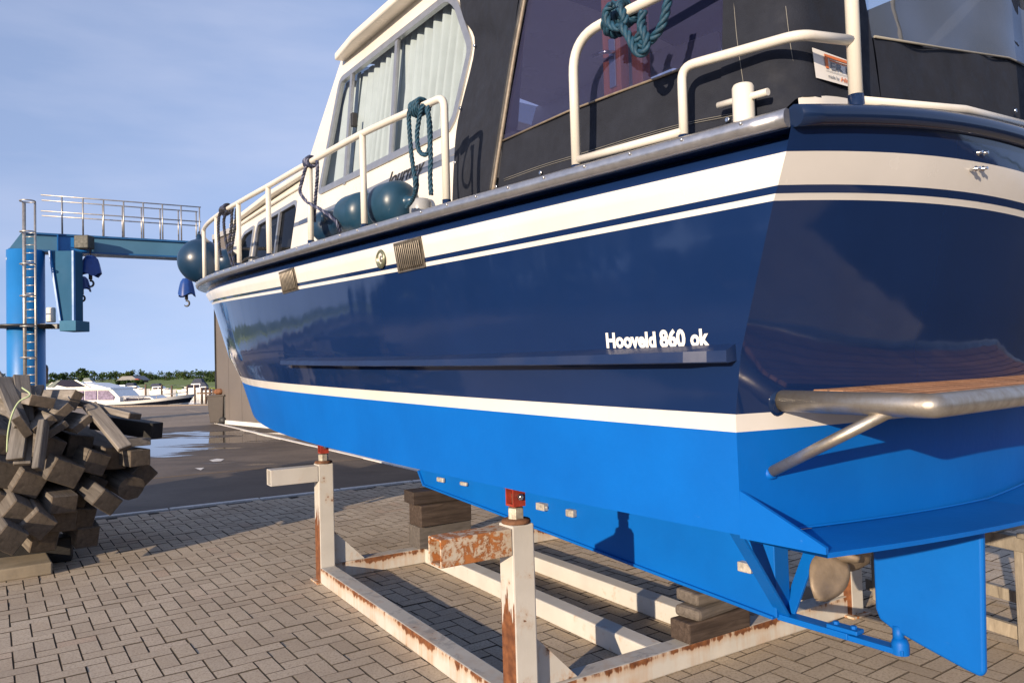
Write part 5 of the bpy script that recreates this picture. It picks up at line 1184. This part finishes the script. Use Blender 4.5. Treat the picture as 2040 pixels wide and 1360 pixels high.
def quay_cruiser():
    Y=42.2; kx=Y/F; q=lambda u,v,dy=0.: depth(u,v,Y+dy)*np.array([1,1,1.])
    root=thing('moored_cruiser',tuple(q(200,830)),'white cruiser with a black band moored right behind the quay edge','boat','boats moored in the harbour')
    def slab_(name,pts,mat,y0,y1): 
        P=[depth(u,v,Y) for u,v in pts]; P=[np.array([a[0],Y+y0,a[2]]) for a in P]; m=MB(); m.prism(P,(0,y1-y0,0)); return m.build(name,mat,parent=root)
    sh=[(10,802),(120,803),(200,802),(260,799),(310,794),(345,789),(367,786)]; zw=-.9; m=MB(); G=[[],[],[],[],[]]
    for i,(u,v) in enumerate(sh):
        a=depth(u,v,Y); t=i/6; hb=1.5*(1-max(0,(t-.45)/.55)**2.0)
        for k,(f,w2) in enumerate(((1,1),(.86,.97),(.66,.93),(.3,.8),(0,.6))): G[k].append(np.array([a[0]-(1-f)*(1.0*max(0,t-.5)*2),Y+1.5-hb*w2,zw+(a[2]-zw)*f]))
    m.grid(G,0,True,False,[0,1,0,0]); m.grid([[np.array([x[0],2*(Y+1.5)-x[1],x[2]]) for x in r] for r in G],0,True,True,[0,1,0,0]); m.grid([G[0],[np.array([x[0],2*(Y+1.5)-x[1],x[2]]) for x in G[0]]],0,False,False); m.build('boat_hull',[M['gel'],M['blackband']],parent=root)
    slab_('cabin',[(60,803),(60,775),(70,772.5),(210,772.5),(216,775),(232,792),(232,803)],M['gel'],.35,2.65)
    slab_('roof_edge',[(62,775.5),(62,772),(214,772),(218,775.5)],M['gel'],.22,2.8)
    for pts in ([(163,797),(163,778.5),(186,778),(186,797)],[(189,797),(189,778),(209,778),(222,790),(220,797)],[(130,797),(130,779),(160,778.5),(160,797)]): slab_('side_window',pts,M['bgcurtain'],.30,.36)
    slab_('fore_trunk',[(225,803),(228,792),(286,790),(300,797),(312,800)],M['gel'],.6,2.4)
    slab_('trunk_window',[(234,800),(242,793.5),(288,793),(294,798)],M['bgglass'],.55,.62)
    slab_('flybridge_coaming',[(80,772.5),(92,762),(170,764),(205,772.5)],M['gel'],.5,2.5)
    slab_('flybridge_screen',[(92,764),(112,757),(140,757),(165,770),(120,771)],M['bgglass'],.42,.5)
    slab_('windscreen_frame',[(140,757),(145,757),(171,771),(166,771)],M['galv'],.36,.42)
    slab_('pale_screen',[(82,771),(106,757.5),(112,757.5),(96,771)],M['canopygreen'],.40,.5)
    for u,v in ((240,790),(270,789),(300,788),(330,785),(355,782)):
        m=MB(); m.tube([np.array([depth(u,v,Y)[0],Y+.35+max(0,(u-270))*.011,depth(u,v+10,Y)[2]]),np.array([depth(u,v,Y)[0],Y+.35+max(0,(u-270))*.011,depth(u,v,Y)[2]])],.02,5); m.build('rail_stanchion',M['galv'],parent=root)
    m=MB(); m.tube([np.array([depth(u,v,Y)[0],Y+.35+max(0,(u-270))*.011,depth(u,v,Y)[2]]) for u,v in ((232,791),(240,790),(270,789),(300,788),(330,785),(355,782))],.022,5); m.build('bow_rail',M['galv'],parent=root)
M['canopyblue']=plain('navy_boat_canopy',(.03,.04,.07),.8); M['canopygreen']=plain('grey_green_canopy',(.12,.15,.14),.6)
quay_cruiser()
fb=[(352,408,776,754,96,'white steel cruiser with small square windows moored beyond the quay water',M['canopyblue'],-1),(398,436,781,762,84,'white boat with dark canopy moored beside the jetty posts',M['canopyblue'],1),(250,300,776,762,92,'low white boat with a dark cover behind the black banded cruiser',M['canopyblue'],1),(205,258,775,760,100,'small white boat behind the foredeck of the black banded cruiser',None,-1),(300,352,777,763,88,'dark covered open boat beyond the bow of the black banded cruiser',M['canopyblue'],1),(165,212,768,752,90,'white motorboat with raised arch behind the cruiser flybridge',M['canopygreen'],1),(100,150,772,758,104,'pale boat moored behind the cruiser stern',None,-1)]
for (u0,u1,vs_,vt_,Y,lb_,cn,bw) in fb: far_boat(u0,u1,vs_,vt_,Y,lb_,False,bw,cn,'moored_boat')
M['pole']=wood('brown_mooring_post',(.13,.09,.065),(.2,.15,.11))
for i,(u,v,Y) in enumerate(((402,772,70),(410,771,72),(418,773,70),(425,774,68),(388,768,82),(373,767,86),(342,768,84),(322,766,86),(290,765,88))):
    t=depth(u,v,Y); m=MB(); m.tube([np.array([t[0],t[1],-1.4]),t],.11,8); tag(m.build('mooring_post',M['pole']),'brown wooden mooring post standing in the harbour water','post','mooring posts in the harbour')
m=MB(); a,b=depth(400,778,71),depth(428,779,69); a[2]=b[2]=-.1; m.beam(a,b,.8,.12); tag(m.build('jetty_plank_walk',M['pole']),'low brown jetty walkway between the mooring posts','jetty')
# far trees
def m_leaf(n_,c1,c2):
    n=NT(n_); oi=n.n('ObjectInfo'); g=n.n('NewGeometry'); f=n.noise(n.coord('Object'),.5,3); col=n.ramp(f,[(.3,c1),(.7,c2)]); k=n.ramp(oi.outputs['Random'],[(0,(.7,.75,.7)),(.6,(1,1,1)),(1,(1.35,1.0,.6))]); return n.pr(n.mix(1.,col,k,'MULTIPLY'),.9,0,.2)
M['leaf']=m_leaf('dark_green_foliage',(.022,.045,.014),(.05,.085,.025)); M['bark']=plain('tree_bark',(.06,.05,.04),.9)
def tree(x,y,z0,h,w_,label,group,nl=420):
    root=thing('tree',(x,y,z0),label,'tree',group); m=MB(); m.tube([np.array([x,y,z0]),np.array([x+.1,y,z0+h*.35]),np.array([x,y,z0+h*.7])],[h*.035,h*.026,h*.01],7); m.build('trunk',M['bark'],parent=root)
    for k in range(3):
        an=k*2.1+x; m=MB(); m.tube([np.array([x,y,z0+h*.3]),np.array([x+math.cos(an)*w_*.28,y+math.sin(an)*w_*.28,z0+h*.62])],[h*.018,h*.006],5); m.build('limb',M['bark'],parent=root)
    cl=[(rng.normal(0,.26)*w_,rng.normal(0,.26)*w_,h*(.16+.72*rng.random()),) for _ in range(11)]; V=[];Fa=[]
    for i in range(nl):
        c=cl[i%11]; rad=w_*.20*(1.05-.5*abs(c[2]/h-.5)); q=rng.normal(size=3); q=q/np.linalg.norm(q)*rad*rng.random()**.4; P=np.array([x+c[0]+q[0],y+c[1]+q[1],z0+c[2]+q[2]*.8]); s_=h*.055*(.6+.8*rng.random())
        u=rng.normal(size=3); u/=np.linalg.norm(u); v=np.cross(u,rng.normal(size=3)); v/=np.linalg.norm(v); n0=len(V); V+=[P-u*s_-v*s_*.6,P+u*s_-v*s_*.6,P+u*s_*.7+v*s_*.7,P-u*s_*.7+v*s_*.7]; Fa.append((n0,n0+1,n0+2,n0+3))
    m=MB(); m.add(V,Fa,0,False); m.build('crown',M['leaf'],parent=root)
tl='broad dark green tree in the tree line across the harbour meadow'
xs=[(-8,739,22),(8,742,20),(100,744,16),(112,742,20),(125,737,26),(140,742,20),(155,741,22),(172,732,22),(188,741,22),(203,743,20),(217,743,18),(232,739,24),(246,740,20),(258,737,22),(275,734,28),(290,741,18),(302,742,20),(316,743,22),(330,742,20),(340,741,22),(352,738,26),(366,738,22),(380,741,22),(392,740,22),(405,738,24),(418,739,22),(428,738,22),(440,739,22)]
for i,(u,v,wp) in enumerate(xs):
    Y=470+60*math.sin(i*2.3)+(30 if i%3 else 0); t=depth(u,v,Y); tree(t[0],Y,-.35,t[2]+.35,wp/F*Y*1.25,{172:'tallest slim tree rising behind the flybridge of the moored cruiser',275:'broad round tree standing right behind the farm barn roof',125:'round crowned tree nearest the brown brick tower',405:'round tree above the white steel cruiser beyond the quay'}.get(u,tl),'trees across the meadow')
# brick tower, farm, hedge
Y=430; t=depth(89.5,726,Y); r_=5.5/F*Y; tw=thing('brick_tower',(t[0],Y,-.35),'round brown brick tower rising beside the crane column on the far bank','tower')
m=MB(); m.lathe([(r_,-.35),(r_,t[2]*.62),(r_*1.08,t[2]*.66),(r_*1.08,t[2]*.8)],np.array([t[0],Y,0]),UP,20); m.build('tower_shaft',plain('brown_brick',(.13,.075,.055),.9,0,.2,.8),parent=tw)
m=MB(); m.lathe([(r_*1.1,t[2]*.8),(r_*.9,t[2]*.93),(r_*.4,t[2]),(0,t[2]*1.01)],np.array([t[0],Y,0]),UP,20); m.build('tower_dome',M['darkmetal'],parent=tw)
Y=300; a,b=depth(232,758,Y),depth(277,758,Y); zr2=depth(253,749,Y)[2]; fm=thing('farm_barn',((a[0]+b[0])/2,Y,-.35),'low farm barn with a wide pale grey roof before the far trees','barn')
w2=b[0]-a[0]; m=MB(); m.box((a[0]+.6,Y,-.35),(w2-1.2,0,0),(0,9,0),(0,0,1.0)); m.build('barn_wall',plain('dark_barn_wall',(.10,.07,.05),.9),parent=fm)
m=MB(); mid=(a[0]+b[0])/2; m.prism([(a[0],Y-.5,.55),(b[0],Y-.5,.55),(mid+2,Y-.5,zr2),(mid-2,Y-.5,zr2)],(0,10,0)); m.build('barn_roof',plain('grey_barn_roof',(.24,.23,.23),.8),parent=fm)
t=depth(272,757,290); m=MB(); m.prism([(t[0]-1.2,290,-.35),(t[0]+1.2,290,-.35),(t[0]+1.0,290,.8),(t[0]+.3,290,1.3),(t[0]-.7,290,1.2)],(0,2,0)); tag(m.build('red_farm_wagon',plain('red_wagon_paint',(.35,.05,.03),.6),bevel=.1),'red farm wagon standing beside the barn roof','wagon')
for (u0,u1,v0,Y,lb_) in ((385,425,759,230,'dark clipped hedge on the far meadow behind the white cruiser'),(230,280,762,220,'yellow green hedge below the farm barn')):
    a,b=depth(u0,v0,Y),depth(u1,v0,Y); V=[];Fa=[]
    for i in range(900):
        P=np.array([a[0]+(b[0]-a[0])*rng.random(),Y+2*rng.random(),-.35+(a[2]+.5+.35)*rng.random()]); u=rng.normal(size=3); u/=np.linalg.norm(u); v=np.cross(u,rng.normal(size=3)); v/=np.linalg.norm(v); n0=len(V); s_=.22; V+=[P-u*s_-v*s_,P+u*s_-v*s_,P+u*s_+v*s_,P-u*s_+v*s_]; Fa.append((n0,n0+1,n0+2,n0+3))
    m=MB(); m.add(V,Fa); tag(m.build('hedge',M['leaf']),lb_,'hedge')

def leaf_mass(name,fn,n,sz,label):
    V=[];Fa=[]
    for i in range(n):
        P=fn(); u=rng.normal(size=3); u/=np.linalg.norm(u); v=np.cross(u,rng.normal(size=3)); v/=np.linalg.norm(v); n0=len(V); s_=sz*(.6+.8*rng.random()); V+=[P-u*s_-v*s_*.7,P+u*s_-v*s_*.7,P+u*s_*.7+v*s_*.8,P-u*s_*.7+v*s_*.8]; Fa.append((n0,n0+1,n0+2,n0+3))
    m=MB(); m.add(V,Fa); return tag(m.build(name,M['leaf']),label,'woodland',kind='stuff')
def f1():
    x=-420+900*rng.random(); h=4.5+2.2*math.sin(x*.07)+1.5*math.sin(x*.19+1); return np.array([x,600+20*rng.random(),-.35+h*rng.random()**.7])
leaf_mass('distant_woodland',f1,5200,.75,'distant dark green wood along the horizon behind the meadow')
def f2():
    a=R_(150+210*rng.random()); rr=62+9*rng.random(); h=5.5+2.0*math.sin(a*9)+1.6*math.sin(a*23+1); h=max(2.5,h); return np.array([rr*math.cos(a),rr*math.sin(a)-4,h*rng.random()**.75])
leaf_mass('tree_belt',f2,9000,.55,'belt of trees along the edge of the yard facing the boat')
